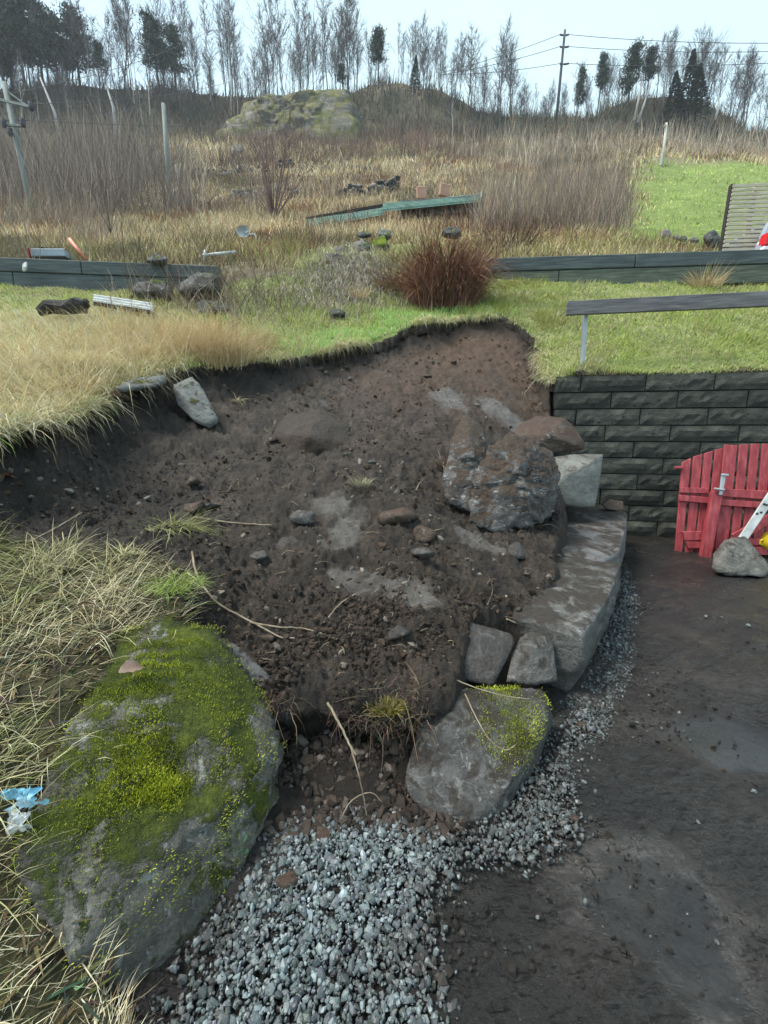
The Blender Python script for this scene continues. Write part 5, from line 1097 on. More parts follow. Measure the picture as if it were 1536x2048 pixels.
N = 1500; sx_ = RNG.uniform(0, 4.6, N); p = WA[None] + WDIR[None] * sx_[:, None] - WNORM[None] * RNG.normal(.03, .03, (N, 1)); k = RNG.random(N) < .5 + .5 * n2(p[:, 0], p[:, 1], 2.2, 3, 96); p = p[k]; N = len(p)
o = blades('wall_top_grass', np.column_stack([p, np.full(N, WALL_TOP - .005) + .02 * RNG.random(N)]), RNG.uniform(.05, .15, N), .008 * RNG.uniform(.6, 1.3, N), np.arctan2(WNORM[1], WNORM[0]) + RNG.normal(0, .8, N), RNG.uniform(.2, 1.2, N), RNG.uniform(.4, 1.6, N), pal(GREEN + STRAW[:2] + OLD, N), M_BLADE, 4); tag(o, kind='stuff', label='grass fringe over the top of the block wall')
# near bank on the left
bp_ = np.array(BANK_POLY); N = 120000; y = .2 * (2.1 / .2) ** RNG.random(N); x = RNG.uniform(-1.9, -.2, N) * np.maximum(y, .5); k = bank_in(x, y) & (RNG.random(N) < .25 + .75 * sstep(-.25, .15, n2(x, y, 4.5, 3, 114))); x, y = x[k][:26000], y[k][:26000]; n = len(x); z = bankH(x, y)
gr = n2(x, y, 2.0, 3, 97); col = pal(STRAW, n, .3); m = (gr + RNG.normal(0, .3, n)) > .05; col[m] = pal([(.26, .34, .09), (.36, .42, .13), (.18, .25, .06), (.46, .47, .19)], n)[m]; m = RNG.random(n) < .2; col[m] = pal([(.10, .06, .035), (.16, .10, .055), (.07, .045, .03)], n)[m]
az = RNG.uniform(0, 6.28, n); m = RNG.random(n) < .6; az[m] = -.5 + 2.2 * n2(x, y, 1.6, 2, 98)[m] + RNG.normal(0, .45, m.sum())
o = blades('bank_grass', np.column_stack([x, y, z - .01]), RNG.uniform(.05, .20, n) * (.55 + .45 * sstep(.9, 1.4, y)), RNG.uniform(.0014, .0034, n), np.where(y < 1.15, 2.6 + RNG.normal(0, 1.1, n), az), RNG.uniform(.8, 1.6, n), RNG.uniform(-.1, .7, n), np.clip(col * 1.1, 0, .8), M_DRY, 4, jitter=.12); tag(o, kind='stuff', label='matted straw and green grass on the near left bank')
cen = np.column_stack([RNG.uniform(-1.9, -.45, 1400), RNG.uniform(.3, 2.0, 1400)]); cen = cen[bank_in(cen[:, 0], cen[:, 1]) & ((dist_line(np.array(BANK_POLY)[4:16], cen[:, 0], cen[:, 1]) > .10))][:170]
cen = cen[n2(cen[:, 0], cen[:, 1], 3.0, 2, 113) > -.25]
clumps('bank_tussocks', cen, 40, .04, .10, .26, .0030, STRAW + [(.28, .30, .10), (.20, .25, .07)], 'long straw tussocks on the near left bank', bankH, azbias=(-.4, .35), leanr=(.4, 1.2), bendr=(.4, 1.3))
# low dark thatch that darkens the gaps between blades of the near bank
N = 9000; x = RNG.uniform(-2.0, -.35, N); y = RNG.uniform(.25, 2.0, N); k = bank_in(x, y); x, y = x[k], y[k]; n = len(x)
o = blades('bank_thatch', np.column_stack([x, y, bankH(x, y) + .004]), RNG.uniform(.03, .10, n), RNG.uniform(.004, .009, n), RNG.uniform(0, 6.28, n), RNG.uniform(1.2, 1.6, n), RNG.uniform(-.2, .3, n), pal([(.045, .05, .018), (.07, .055, .03), (.11, .085, .045), (.03, .03, .015)], n), M_STEM, 2); tag(o, kind='stuff', label='dark matted thatch under the bank grass')
# moss fur on stones
def moss_fur(parent, N, cond, cols, lmin, lmax, w, nm='moss'):
    me = parent.data; nv = len(me.vertices); co = np.empty(nv * 3); me.vertices.foreach_get('co', co); co = co.reshape(-1, 3); no = np.empty(nv * 3); me.vertices.foreach_get('normal', no); no = no.reshape(-1, 3)
    wp = co + np.array(parent.location); f = cond(wp, no); idx = RNG.choice(nv, N, p=f / f.sum()); p = co[idx] + RNG.normal(0, .007, (N, 3)) - no[idx] * .004; nn = no[idx]
    az = np.arctan2(nn[:, 1], nn[:, 0]) + RNG.normal(0, .9, N); lean = np.arccos(np.clip(nn[:, 2], -1, 1)) * .8
    tn = vnoise(wp[idx] * 14)[:, None] * .5 + .5
    c = np.clip(pal(cols, N, .35) * (.4 + 1.05 * tn), 0, .75)
    o = blades(nm, p, RNG.uniform(lmin, lmax, N), w, az, lean, RNG.uniform(-.3, .8, N), c * .7, M_BLADE, 2, tipcol=c, parent=parent); o['kind'] = 'stuff'; return o
MOSS = [(.46, .52, .04), (.34, .42, .03), (.56, .58, .07), (.20, .23, .025)]
tw = W(330, 1300, 1.36); te = W(520, 1440, 1.24); tl3 = W(180, 1600, .95)
def cond_big(wp, no):
    a = 1.3 * np.exp(-(np.linalg.norm((wp - tw) / np.array([.16, .22, .25]), axis=1)) ** 2) + .9 * np.exp(-(np.linalg.norm((wp - te) / .11, axis=1)) ** 2) + .5 * np.exp(-(np.linalg.norm((wp - tl3) / np.array([.10, .16, .1]), axis=1)) ** 2)
    b_ = .16 * sstep(.10, .4, fbm(wp, 7, 3, .5, 3)); return (a * sstep(-.25, .25, fbm(wp, 9, 3, .5, 7) + .25) + b_) * sstep(.0, .4, no[:, 2] + .15) + 1e-6
moss_fur(big, 42000, cond_big, MOSS, .004, .011, .0028)
ms = W(1040, 1410, 1.45)
moss_fur(frontst, 9000, lambda wp, no: np.exp(-(np.linalg.norm((wp - ms) / np.array([.10, .13, .12]), axis=1)) ** 2) * sstep(-.2, .3, fbm(wp, 12, 3) + .2) * sstep(0, .4, no[:, 2]) + 1e-7, MOSS, .004, .010, .0028)

# ---- hillside grass and brush
def hill_sample(N, y0=8.6, y1=76.0, p0=-80, p1=1620):
    y = y0 * (y1 / y0) ** RNG.random(N); x = RNG.uniform(_u(p0), _u(p1), N) * y; k = hill_valid(x, y); return x[k], y[k]
def greenmask(x, y): return sstep(_u(1215), _u(1330), x / y + .03 * n2(x, y, .5, 3, 71)) * sstep(40, 36, y + 3 * n2(x, y, .2, 2, 72)) * sstep(10, 12, y)
x, y = hill_sample(120000); g = greenmask(x, y); k = RNG.random(len(x)) > g * .65; x, y, g = x[k], y[k], g[k]; n = len(x); z = hillH(x, y)
col = pal(TAN + STRAW[1:3] + [(.30, .24, .13)], n, .3); rb = n2(x, y, .35, 4, 101); m = (rb + RNG.normal(0, .2, n)) > .35; col[m] = pal([(.20, .115, .065), (.26, .15, .08), (.16, .10, .06)], n)[m]
m = RNG.random(n) < sstep(14, 9, y) * .5; col[m] = pal([(.33, .33, .11), (.40, .37, .17)], n)[m]
m = RNG.random(n) < g * .9; col[m] = pal([(.28, .38, .09), (.36, .44, .12)], n)[m]
dk = sstep(56, 68, y); pt = n2(x, y, .16, 4, 115, .6); m = (pt + RNG.normal(0, .15, n)) > .28; col[m & (g < .3)] = pal([(.16, .13, .075), (.20, .19, .09), (.13, .10, .06)], n)[m & (g < .3)]; col *= (1.08 + .35 * n2(x, y, .5, 3, 116))[:, None] * (1 - .72 * dk)[:, None]
L = (.18 + .012 * y) * RNG.uniform(.5, 1.4, n) * (1 - .7 * g); wd = .0022 * y * RNG.uniform(.5, 1.1, n)
o = blades('hill_grass', np.column_stack([x, y, z - .02]), L, wd, RNG.uniform(0, 6.28, n), RNG.uniform(0, .6, n), RNG.uniform(.1, 1.1, n), col, M_DRY, 2); tag(o, kind='stuff', label='dead tan grass covering the hillside')
def brush(nm, N, zone, hmin, hmax, cols, label, y0, y1, p0, p1, wpx=.0011, clump=.45):
    x, y = hill_sample(N, y0, y1, p0, p1); f = zone(x, y) * sstep(-clump, clump, n2(x, y, .28, 3, 103)); k = RNG.random(len(x)) < f; x, y = x[k], y[k]; n = len(x); z = hillH(x, y); az = RNG.uniform(0, 6.28, n)
    hsc = 1 + .35 * n2(x, y, .2, 2, 104)
    o = blades(nm, np.column_stack([x, y, z - .05]), (hmin + (hmax - hmin) * RNG.random(n) ** 1.8) * hsc, wpx * y * RNG.uniform(.35, 1.2, n), az, np.abs(RNG.normal(0, .30, n)), RNG.normal(.1, .45, n), pal(cols, n, .4) * (1 + .35 * n2(x, y, .35, 3, 105))[:, None], M_STEM, 3, jitter=.12); return tag(o, kind='stuff', label=label)
BR = [(.20, .155, .125), (.28, .22, .175), (.15, .115, .10), (.34, .28, .22)]
brush('left_thicket', 34000, lambda x, y: sstep(_u(430), _u(330), x / y) * sstep(20, 26, y), 2.0, 5.2, BR, 'grey brown thicket of bare saplings on the left hillside', 21, 58, -120, 450)
brush('middle_thicket', 15000, lambda x, y: sstep(_u(930), _u(1010), x / y) * sstep(_u(1290), _u(1200), x / y), .9, 2.3, BR + [(.33, .25, .15)], 'pale brown brush left of the green slope', 13, 34, 920, 1300)
brush('skyline_reeds', 11000, lambda x, y: sstep(_u(880), _u(960), x / y), .8, 3.6, [(.36, .29, .21), (.28, .23, .18), (.42, .35, .26), (.22, .18, .15)], 'tall straw coloured reeds and saplings above the green slope', 42, 62, 880, 1600)
brush('centre_thicket', 15000, lambda x, y: sstep(_u(400), _u(470), x / y) * sstep(_u(1000), _u(900), x / y), .8, 2.6, [(.17, .11, .085), (.22, .14, .10), (.13, .095, .075)], 'reddish brown heather and scrub under the knolls', 44, 66, 400, 1000)
brush('heath_scrub', 9000, lambda x, y: np.ones(len(x)) * sstep(_u(1300), _u(1150), x / y), .3, .9, [(.15, .08, .055), (.20, .12, .08), (.12, .075, .05)], 'low reddish dead ferns on the hillside', 9, 30, 560, 1120, .0016, .2)
brush('slope_scrub', 13000, lambda x, y: sstep(_u(1290), _u(1180), x / y), .35, 1.3, BR + [(.20, .12, .08), (.15, .10, .07)], 'patchy dull scrub scattered over the middle slope', 20, 46, 380, 1280, .0012, .25)
brush('ridge_scrub', 26000, lambda x, y: np.ones(len(x)), .6, 3.2, [(.075, .075, .05), (.11, .095, .065), (.055, .06, .04), (.14, .11, .08)], 'dark scrub covering the ridge', 62, 79, -100, 1640, .0012)
brush('lower_left_scrub', 9000, lambda x, y: sstep(_u(280), _u(150), x / y), .5, 1.8, BR + [(.30, .20, .12)], 'twiggy scrub at the foot of the left pole', 11, 24, -100, 320, .0011)

# ---- plants that stand alone
def clump_plant(nm, label, cat, base, N, h, spread, cols, w, bend=(.4, 1.6), mat=None, lean=(.05, .5), part='stems', group=None, seg=5, azb=None):
    t = thing(nm, label, cat, tuple(base), group); a = RNG.uniform(0, 6.28, N); r = np.sqrt(RNG.random(N)); p = np.stack([np.cos(a) * r * spread[0], np.sin(a) * r * spread[1], np.zeros(N)], 1)
    az_ = a + RNG.normal(0, .5, N)
    if azb is not None: m = RNG.random(N) < .75; az_[m] = azb + RNG.normal(0, .6, m.sum())
    p[:, 2] -= .12 * h * RNG.random(N)
    o = blades(part, p, RNG.uniform(.35, 1.1, N) * h, w * RNG.uniform(.6, 1.3, N), az_, RNG.uniform(*lean, N) * (0.4 + r), RNG.uniform(*bend, N), pal(cols, N, .35), mat or M_STEM, seg, parent=t, jitter=.05); o['kind'] = 'stuff'; return t
RUST = [(.20, .090, .060), (.28, .135, .088), (.13, .055, .038), (.36, .20, .135)]
b0 = hit(890, 612); t = clump_plant('dead_fern', 'big rust brown clump of dead drooping stems above the cut', 'plant', b0, 2300, 1.25, (.50, .34), RUST, .010, bend=(.5, 2.7), lean=(0.0, .14), seg=7)
N = 260; a = RNG.uniform(0, 6.28, N); o = blades('inner_canes', np.column_stack([np.cos(a) * .38 * RNG.random(N), -.1 + np.sin(a) * .25, np.zeros(N)]), RNG.uniform(.4, .9, N), .022, a, .15, .4, pal([(.10, .05, .035), (.16, .085, .055)], N), M_STEM, 4, parent=t); o['kind'] = 'stuff'
N = 1500; v = RNG.normal(0, 1, (N, 3)); v /= np.linalg.norm(v, axis=1)[:, None]; v[:, 2] = np.abs(v[:, 2]); v *= RNG.random((N, 1)) ** .4 * np.array([.52, .36, .88]); az = np.arctan2(v[:, 1], v[:, 0]) + RNG.normal(0, .6, N)
o = blades('fronds', v + np.array([0, 0, .1]), RNG.uniform(.2, .5, N), .010, az, RNG.uniform(.3, 1.5, N), RNG.uniform(.8, 2.0, N), pal(RUST, N, .4), M_STEM, 5, parent=t, jitter=.1); o['kind'] = 'stuff'
b1 = hit(1000, 500); clump_plant('dead_fern', 'dark brown dead fern patch right of the rust brown clump', 'plant', hit(1015, 505), 500, .7, (.6, .3), [(.10, .055, .04), (.14, .08, .055)], .012)
clump_plant('dead_fern', 'brown withered stems left of the rust brown clump', 'plant', hit(800, 580), 500, .75, (.35, .25), [(.20, .13, .085), (.27, .19, .13), (.15, .09, .06)], .010)
clump_plant('grass_tussock', 'pale tan grass tussock before the right sleeper wall', 'plant', hit(1410, 575), 300, .40, (.25, .15), TAN + STRAW[:1], .010, mat=M_DRY)
clump_plant('root_clump', 'dark upturned root clump before the right sleeper wall', 'plant', hit(1490, 568), 320, .30, (.2, .15), [(.04, .03, .025), (.08, .055, .04), (.2, .15, .1)], .012)
clump_plant('grass_tussock', 'yellow grass tussock behind the rubble heap at left', 'plant', hit(585, 508), 260, .55, (.2, .15), [(.42, .38, .17), (.36, .34, .13)], .010, mat=M_DRY)
clump_plant('grass_tussock', 'orange tan tussock in the fresh green lawn', 'plant', hit(718, 600), 200, .30, (.12, .1), TAN, .008, mat=M_DRY)
clump_plant('grass_tuft', 'small torn grass tuft lying on the bare soil', 'plant', hit(722, 975), 160, .10, (.06, .05), [(.32, .33, .2), (.4, .38, .24), (.2, .16, .1)], .0035, mat=M_DRY, bend=(.6, 2.0))
clump_plant('grass_tuft', 'bright green tuft at the edge of the near bank', 'plant', hit(345, 1170), 520, .085, (.12, .10), [(.28, .40, .09), (.36, .46, .11), (.22, .32, .07)], .003, mat=M_BLADE, bend=(.3, 1.9), lean=(.2, 1.2), azb=.6)
clump_plant('grass_tuft', 'uprooted pale green grass clump on the soil left of centre', 'plant', hit(345, 1055), 240, .24, (.16, .07), [(.34, .36, .13), (.42, .40, .2), (.26, .28, .09)], .0032, mat=M_DRY, lean=(.9, 1.6), bend=(-.1, .8), azb=-.3)
clump_plant('grass_tuft', 'second uprooted tuft below the uprooted pale clump', 'plant', hit(250, 1105), 180, .16, (.10, .06), [(.46, .45, .2), (.52, .48, .28)], .003, mat=M_DRY, lean=(.9, 1.6), azb=2.6)
clump_plant('grass_tuft', 'bent grey green tuft hanging beside the mossy slab', 'plant', W(475, 800, 4.25), 60, .22, (.03, .03), STRAW + OLD, .007, mat=M_DRY, lean=(.8, 1.6), bend=(.8, 1.6))
clump_plant('moss_tuft', 'yellowish moss tuft hanging under the soil lip', 'plant', W(775, 1420, 1.34), 500, .05, (.06, .03), [(.16, .15, .03), (.22, .19, .05)], .005, mat=M_BLADE, bend=(.3, 2.2))
clump_plant('root_tuft', 'tangle of roots beside the muddy boulder', 'plant', hit(885, 930), 200, .17, (.06, .05), [(.26, .2, .13), (.16, .11, .07), (.09, .06, .04)], .005, lean=(.3, 1.4), bend=(.3, 2.0))
# root mat hanging in the hollow under the lip
N = 1300; xx = RNG.uniform(-.42, .24, N); kk = RNG.random(N) < sstep(-.25, .5, n2(xx, xx * 0, 9.0, 3, 111)); xx = xx[kk]; N = len(xx); yy = 1.30 + .13 * RNG.random(N) ** 2; o = blades('hanging_roots', np.column_stack([xx, yy, soilH(xx, yy + .10, False) - .05 * RNG.random(N)]), RNG.uniform(.02, .07, N) + .14 * RNG.random(N) ** 4, .0022, -1.57 + RNG.normal(0, 1.2, N), RNG.uniform(.6, 2.0, N), RNG.uniform(-.4, 1.8, N), pal([(.06, .04, .028), (.10, .07, .045), (.17, .13, .09), (.035, .025, .02)], N), M_STEM, 4, jitter=.12); tag(o, kind='stuff', label='brown roots hanging in the hollow below the soil lip')
# brambles
def arcs(nm, N, cen, rad, h, cols, label, w, Hf):
    p = cen + RNG.normal(0, 1, (N, 2)) * rad; z = Hf(p[:, 0], p[:, 1]); o = blades(nm, np.column_stack([p, z]), RNG.uniform(.5, 1.2, N) * h, w, RNG.uniform(0, 6.28, N), RNG.uniform(0, .6, N), RNG.uniform(.2, 2.0, N), pal(cols, N, .4), M_STEM, 6, jitter=.10); return tag(o, kind='stuff', label=label)
arcs('bramble', 520, np.array([-2.55, 7.0]), np.array([.75, .5]), .85, [(.12, .085, .065), (.20, .15, .11), (.30, .25, .19)], 'tangle of bare brambles around the dark rocks on the left', .010, lawnH)
arcs('bramble_right', 260, np.array([-1.35, 7.2]), np.array([.5, .6]), .38, [(.22, .18, .13), (.32, .28, .2)], 'fine grey stems beside the rubble heap', .008, lawnH)
arcs('rubble_stems', 4200, np.array([-.75, 8.2]), np.array([.55, .55]), .17, [(.36, .31, .25), (.48, .43, .36), (.22, .17, .13), (.55, .51, .44)], 'heap of dead grey stems at centre', .012, lawnH)

# ---- twigs and exposed roots
M_TWIG = plain_mat('pale_root', [(.12, .09, .06), (.22, .175, .12), (.32, .27, .2)], 20, .7, .2, 60, .002); M_DTWIG = plain_mat('dark_twig', [(.045, .033, .025), (.10, .075, .055)], 20, .8)
def twig(label, pix, r0, r1, mat, lift=.012, name='twig', Ys=None):
    P = [W(px, py, Ys[i]) if Ys else hit(px, py, lift) for i, (px, py) in enumerate(pix)]; P = curve_pts(P, 22); P += RNG.normal(0, r0 * .15, P.shape)
    o = tube_obj(name, P, np.linspace(r0, r1, len(P)), mat, None, 6); tag(o, label, 'root' if name == 'root' else 'twig'); return o
tr = twig('long bent root sweeping across the soil at lower left', [(385, 1115), (395, 1160), (430, 1210), (480, 1240), (520, 1265), (560, 1285), (590, 1287)], .0055, .003, M_TWIG, .02, 'root')
twig('thin root forking right from the long bent root', [(500, 1252), (560, 1262), (610, 1272), (675, 1290)], .005, .002, M_TWIG, .015, 'root')
twig('straight pale stem on the soil beside the uprooted clump', [(390, 1045), (460, 1052), (545, 1060)], .006, .004, M_TWIG, .02)
twig('thin pale twig crossing the dark soil at far left', [(60, 1095), (110, 1065), (165, 1032)], .005, .003, M_TWIG, .02)
twig('thin pale root right of the long bent root', [(648, 1255), (680, 1220), (712, 1195)], .004, .003, M_TWIG, .015, 'root')
twig('curved root below the muddy boulder', [(960, 1025), (985, 1035), (978, 1055), (965, 1065)], .006, .004, M_TWIG, .03, 'root')
twig('short pale stick lying above the two broken stones', [(1012, 1250), (1045, 1253), (1078, 1256)], .005, .004, M_TWIG, .012)
twig('pale chip of wood on the soil near the slab corner', [(1168, 1160), (1185, 1165), (1203, 1174)], .008, .004, M_TWIG, .012)
twig('thin dark stick standing in the soil near the slab', [(1078, 1108), (1074, 1090), (1070, 1075)], .004, .002, M_DTWIG, Ys=[2.42, 2.42, 2.43])
twig('curved thin root on the soil right of centre', [(975, 1215), (985, 1190), (980, 1165), (975, 1155)], .004, .002, M_DTWIG, .012, 'root')
twig('broken brown stalk hanging down the hollow', [(655, 1405), (680, 1450), (700, 1490), (712, 1510)], .005, .003, M_TWIG, Ys=[1.30, 1.24, 1.20, 1.18])
twig('thin straw hanging from the brown stalk', [(700, 1490), (720, 1560), (735, 1638)], .003, .002, M_TWIG, Ys=[1.20, 1.14, 1.12])
twig('thin root curling in the dark hollow', [(675, 1655), (700, 1605), (740, 1585), (765, 1605)], .002, .0012, M_TWIG, Ys=[1.1, 1.13, 1.15, 1.14], name='root')
twig('pale root reaching over the mossy stone corner', [(893, 1352), (950, 1375), (1010, 1392), (1060, 1398)], .0028, .0012, M_TWIG, Ys=[1.50, 1.46, 1.43, 1.40], name='root')
twig('curled pale root on the wedge shaped stone', [(930, 1388), (955, 1440), (980, 1480), (1010, 1500), (1030, 1490)], .0026, .0012, M_TWIG, Ys=[1.42, 1.33, 1.255, 1.23, 1.24], name='root')
twig('white rootlet by the muddy boulder', [(832, 990), (838, 972), (846, 965)], .006, .003, M_TWIG, .015, 'root')
for i in range(80):      # loose rootlets strewn over the slope
    px, py = random.uniform(420, 1120), random.uniform(760, 1380); a = random.uniform(0, 6.28); l = random.uniform(12, 34); c = hit(px, py)
    if not (inside(LIP_POLY, c[:1], c[1:2])[0] and lawn_sd(c[:1], c[1:2])[0] < -.1): continue
    o = tube_obj('rootlet', curve_pts([hit(px, py, .012), hit(px + l * .5 * math.cos(a) + random.uniform(-5, 5), py + l * .25 * math.sin(a), .02), hit(px + l * math.cos(a), py + l * .5 * math.sin(a), .010)], 8), np.linspace(.0021, .0009, 8) * (.6 + .2 * c[1]), M_TWIG, None, 4); tag(o, 'short pale rootlet strewn on the dark cut soil', 'root', 'rootlets strewn over the cut')
# fallen leaves
M_LEAF = plain_mat('brown_leaf', [(.10, .06, .045), (.19, .13, .10), (.27, .2, .16)], 12, .6, .3, 40, .003)
def leaf(label, p, s, rz, tilt, mat=None):
    n = 9; V, F = [], []
    for i in range(n):
        f = i / (n - 1); w = math.sin(math.pi * min(1, f * 1.02 + .02)) ** .8 * .38 * s
        for j in (-1, 0, 1): V.append((f * s - s / 2, j * w * (1 + .15 * math.sin(i * 2.6)), abs(j) * w * .35 + .12 * s * math.sin(f * 3)))
    for i in range(n - 1):
        for j in range(2): a = i * 3 + j; F.append((a, a + 1, a + 4, a + 3))
    o = link('fallen_leaf', mesh_np('fallen_leaf', V, F, smooth=True), mat or M_LEAF, None, p); o.rotation_euler = (tilt, random.uniform(-.3, .3), rz); tag(o, label, 'leaf')
    tube_obj('petiole', [(s * .48, 0, .01 * s), (s * .75, .03 * s, .03 * s)], .0012, mat or M_LEAF, o, 4)
leaf('grey brown curled leaf on the moss of the big boulder', W(268, 1348, 1.22) + np.array([0, -.01, .02]), .075, .9, .3)
leaf('pale brown leaf lying on the grass bank', W(185, 1222, 1.42) + np.array([0, -.02, .03]), .06, .2, -.4)
leaf('brown oak like leaf beside the boulder at the bottom left', W(130, 1905, .70) + np.array([0, -.03, .03]), .075, .9, -.5)
leaf('small tan leaf on the soil at the far left edge', hit(18, 965, .03), .06, 0, -.5, plain_mat('orange_leaf', [(.30, .14, .07), (.4, .2, .1)], 10, .6))
leaf('rust leaf caught under the overhanging slab', W(232, 790, 3.2), .08, .3, -.8, M_LEAF)
M_SEED = plain_mat('green_leaflet', [(.14, .30, .13), (.2, .38, .18)], 10, .5)
def seedling(label, p, n):
    t = thing('seedling', label, 'plant', tuple(p))
    for k in range(n):
        a = k * 2.4; z_ = .012 + .012 * k; o = link('leaflet', mesh_np('leaflet', [(0, 0, 0), (.008, .009, .002), (.02, .008, .004), (.026, 0, .002), (.02, -.008, .004), (.008, -.009, .002)], [(0, 1, 2), (0, 2, 3), (0, 3, 4), (0, 4, 5)]), M_SEED, t, (0, 0, z_)); o.rotation_euler = (0, -.3, a)
    tube_obj('stem', [(0, 0, 0), (0, 0, .012 + .012 * n)], .0012, M_SEED, t, 4)
seedling('small green seedling at the gravel beside the big boulder', G(482, 1715, .01) + np.array([.0, 0, 0]), 5); seedling('tiny green seedling at the bottom left bank edge', W(172, 1985, .665), 3)
o = twig('yellow split stem at the base of the hollow', [(510, 1632), (530, 1640), (552, 1620), (580, 1600)], .006, .002, plain_mat('yellow_stem', [(.45, .38, .14), (.55, .48, .22)], 10, .6), Ys=[1.16, 1.14, 1.15, 1.17])

# ================================================================== TREES
M_BARK = plain_mat('grey_bark', [(.030, .027, .028), (.055, .050, .050), (.09, .083, .082)], 1.5, .9, .4, 6, .03); M_BIRCH = plain_mat('pale_bark', [(.20, .19, .18), (.36, .35, .33), (.46, .45, .43)], 1.2, .85, .3, 6, .02); M_TWIGS = plain_mat('fine_twigs', [(.055, .045, .048), (.095, .08, .083)], 1.0, .9, 0.0)
def bare_tree(seed, h, thin=1.0, sway=.06, low=.35, nb=17, spread=.30):
    rg = np.random.default_rng(seed); tr, cr = [], []; n = 9; zz = np.linspace(0, h, n); off = np.cumsum(rg.normal(0, sway * h / n, (n, 2)), axis=0); off -= off[0]; P = np.column_stack([off, zz]); R = (.0095 * h * thin) * (1 - .86 * np.linspace(0, 1, n)); tr.append(tube_np(P, R, 5, False))
    def at(f): i = min(n - 2, int(f * (n - 1))); g = f * (n - 1) - i; return P[i] * (1 - g) + P[i + 1] * g
    for b in range(nb):
        f = low + (1 - low) * (b + rg.random()) / nb; a = rg.uniform(0, 6.28); el = rg.uniform(.85, 1.32); l = spread * h * (1.15 - f) * rg.uniform(.6, 1.2) + .4; d = np.array([math.cos(a) * math.cos(el), math.sin(a) * math.cos(el), math.sin(el)]); p0 = at(f)
        q = [p0 + d * l * t_ + np.array([0, 0, .18 * l * t_ * t_]) + rg.normal(0, .02 * l, 3) for t_ in (0, .33, .66, 1)]; q[0] = p0; tr.append(tube_np(q, [.0045 * h * thin * (1.2 - f), .003 * h * (1.2 - f), .0018 * h, .0012 * h], 3, False))
        for c in range(6):
            g = rg.uniform(.25, 1); i = min(2, int(g * 3)); s0 = q[i] + (q[i + 1] - q[i]) * (g * 3 - i); a2 = rg.uniform(0, 6.28); e2 = rg.uniform(.3, 1.2); l2 = l * rg.uniform(.25, .5); d2 = np.array([math.cos(a2) * math.cos(e2), math.sin(a2) * math.cos(e2), math.sin(e2)]) + d * .5; s1 = s0 + d2 * l2 * .5 + rg.normal(0, .03 * l2, 3); s2 = s0 + d2 * l2; cr.append(tube_np([s0, s1, s2], [.0018 * h, .0013 * h, .0008 * h], 3, False))
            for e in range(3):
                g2_ = rg.random(); r0 = s0 + (s2 - s0) * g2_; d3 = d2 + rg.normal(0, .6, 3); cr.append(tube_np([r0, r0 + d3 * l2 * .3, r0 + d3 * l2 * .55], [.0011 * h, .0008 * h, .0006 * h], 3, False))
    a, b = merge(tr), merge(cr); return mesh_np('trunk', *a, smooth=True), mesh_np('crown', *b)
def pine(seed, h, crown_from=.35, dens=1.0):
    rg = np.random.default_rng(seed); tr = [tube_np([(0, 0, 0), (rg.normal(0, .1), rg.normal(0, .1), h * .5), (0, 0, h)], [.016 * h, .011 * h, .003 * h], 6, False)]; V, C = [], []; roots, dirs, Ls = [], [], []
    nb = int(34 * dens)
    for b in range(nb):
        f = crown_from + (1 - crown_from) * (b + rg.random()) / nb; a = rg.uniform(0, 6.28); l = h * .20 * (1.25 - f) * rg.uniform(.6, 1.25); tip = np.array([math.cos(a) * l, math.sin(a) * l, f * h + l * rg.uniform(.0, .45)]); tr.append(tube_np([(0, 0, f * h), tip * .5 + np.array([0, 0, f * h * .5]), tip], [.004 * h, .0025 * h, .001 * h], 3, False))
        for c in range(5):
            g = .35 + .65 * rg.random(); p = np.array([0, 0, f * h]) * (1 - g) + tip * g; roots.append(p + rg.normal(0, .045 * h, (16, 3)) * np.array([1, 1, .5]))
    p = np.concatenate(roots); return mesh_np('trunk', *merge(tr), smooth=True), p
def spruce_pts(seed, h, w):
    rg = np.random.default_rng(seed); out, az, ln = [], [], []
    for k in range(1500):
        f = rg.random() ** .8; a = rg.uniform(0, 6.28); lay = math.sin(f * 60) * .12 + 1; r = w * (1 - f) * lay * math.sqrt(rg.uniform(.15, 1)); out.append((math.cos(a) * r, math.sin(a) * r, h * (.06 + .94 * f) - r * .25)); az.append(a); ln.append(.3 + .5 * (1 - f))
    return np.array(out), np.array(az), np.array(ln)
NEED = [(.035, .050, .036), (.050, .068, .046), (.075, .088, .06), (.028, .040, .032)]
protos = []
for k in range(9):
    a, b = bare_tree(k, 10.0, thin=(.8, 1.0, .7)[k % 3], sway=(.05, .09, .14)[k % 3], low=(.45, .3, .38)[k % 3], nb=(15, 20, 17)[k % 3], spread=(.24, .33, .28)[k % 3]); a.materials.append(M_BIRCH if k == 3 else M_BARK); b.materials.append(M_TWIGS); protos.append((a, b))
conif = []
for k in range(4):
    a, p = pine(50 + k, 10.0, (.3, .45, .25, .5)[k]); a.materials.append(M_BARK); n = len(p); o = blades('crown', p, RNG.uniform(.25, .6, n), RNG.uniform(.12, .24, n), RNG.uniform(0, 6.28, n), RNG.uniform(0, 1.6, n), RNG.uniform(0, .6, n), pal(NEED, n, .4), M_STEM, 2); conif.append((a, o.data)); bpy.data.objects.remove(o)
for k in range(2):
    p, az, ln = spruce_pts(60 + k, 10.0, 2.3); n = len(p); o = blades('crown', p, ln * 1.2, RNG.uniform(.16, .32, n), az, RNG.uniform(1.2, 1.7, n), RNG.uniform(0, .7, n), pal(NEED, n, .35), M_STEM, 2); a = mesh_np('trunk', *tube_np([(0, 0, 0), (0, 0, 5), (0, 0, 9.8)], [.2, .12, .02], 6, False), smooth=True); a.materials.append(M_BARK); conif.append((a, o.data)); bpy.data.objects.remove(o)
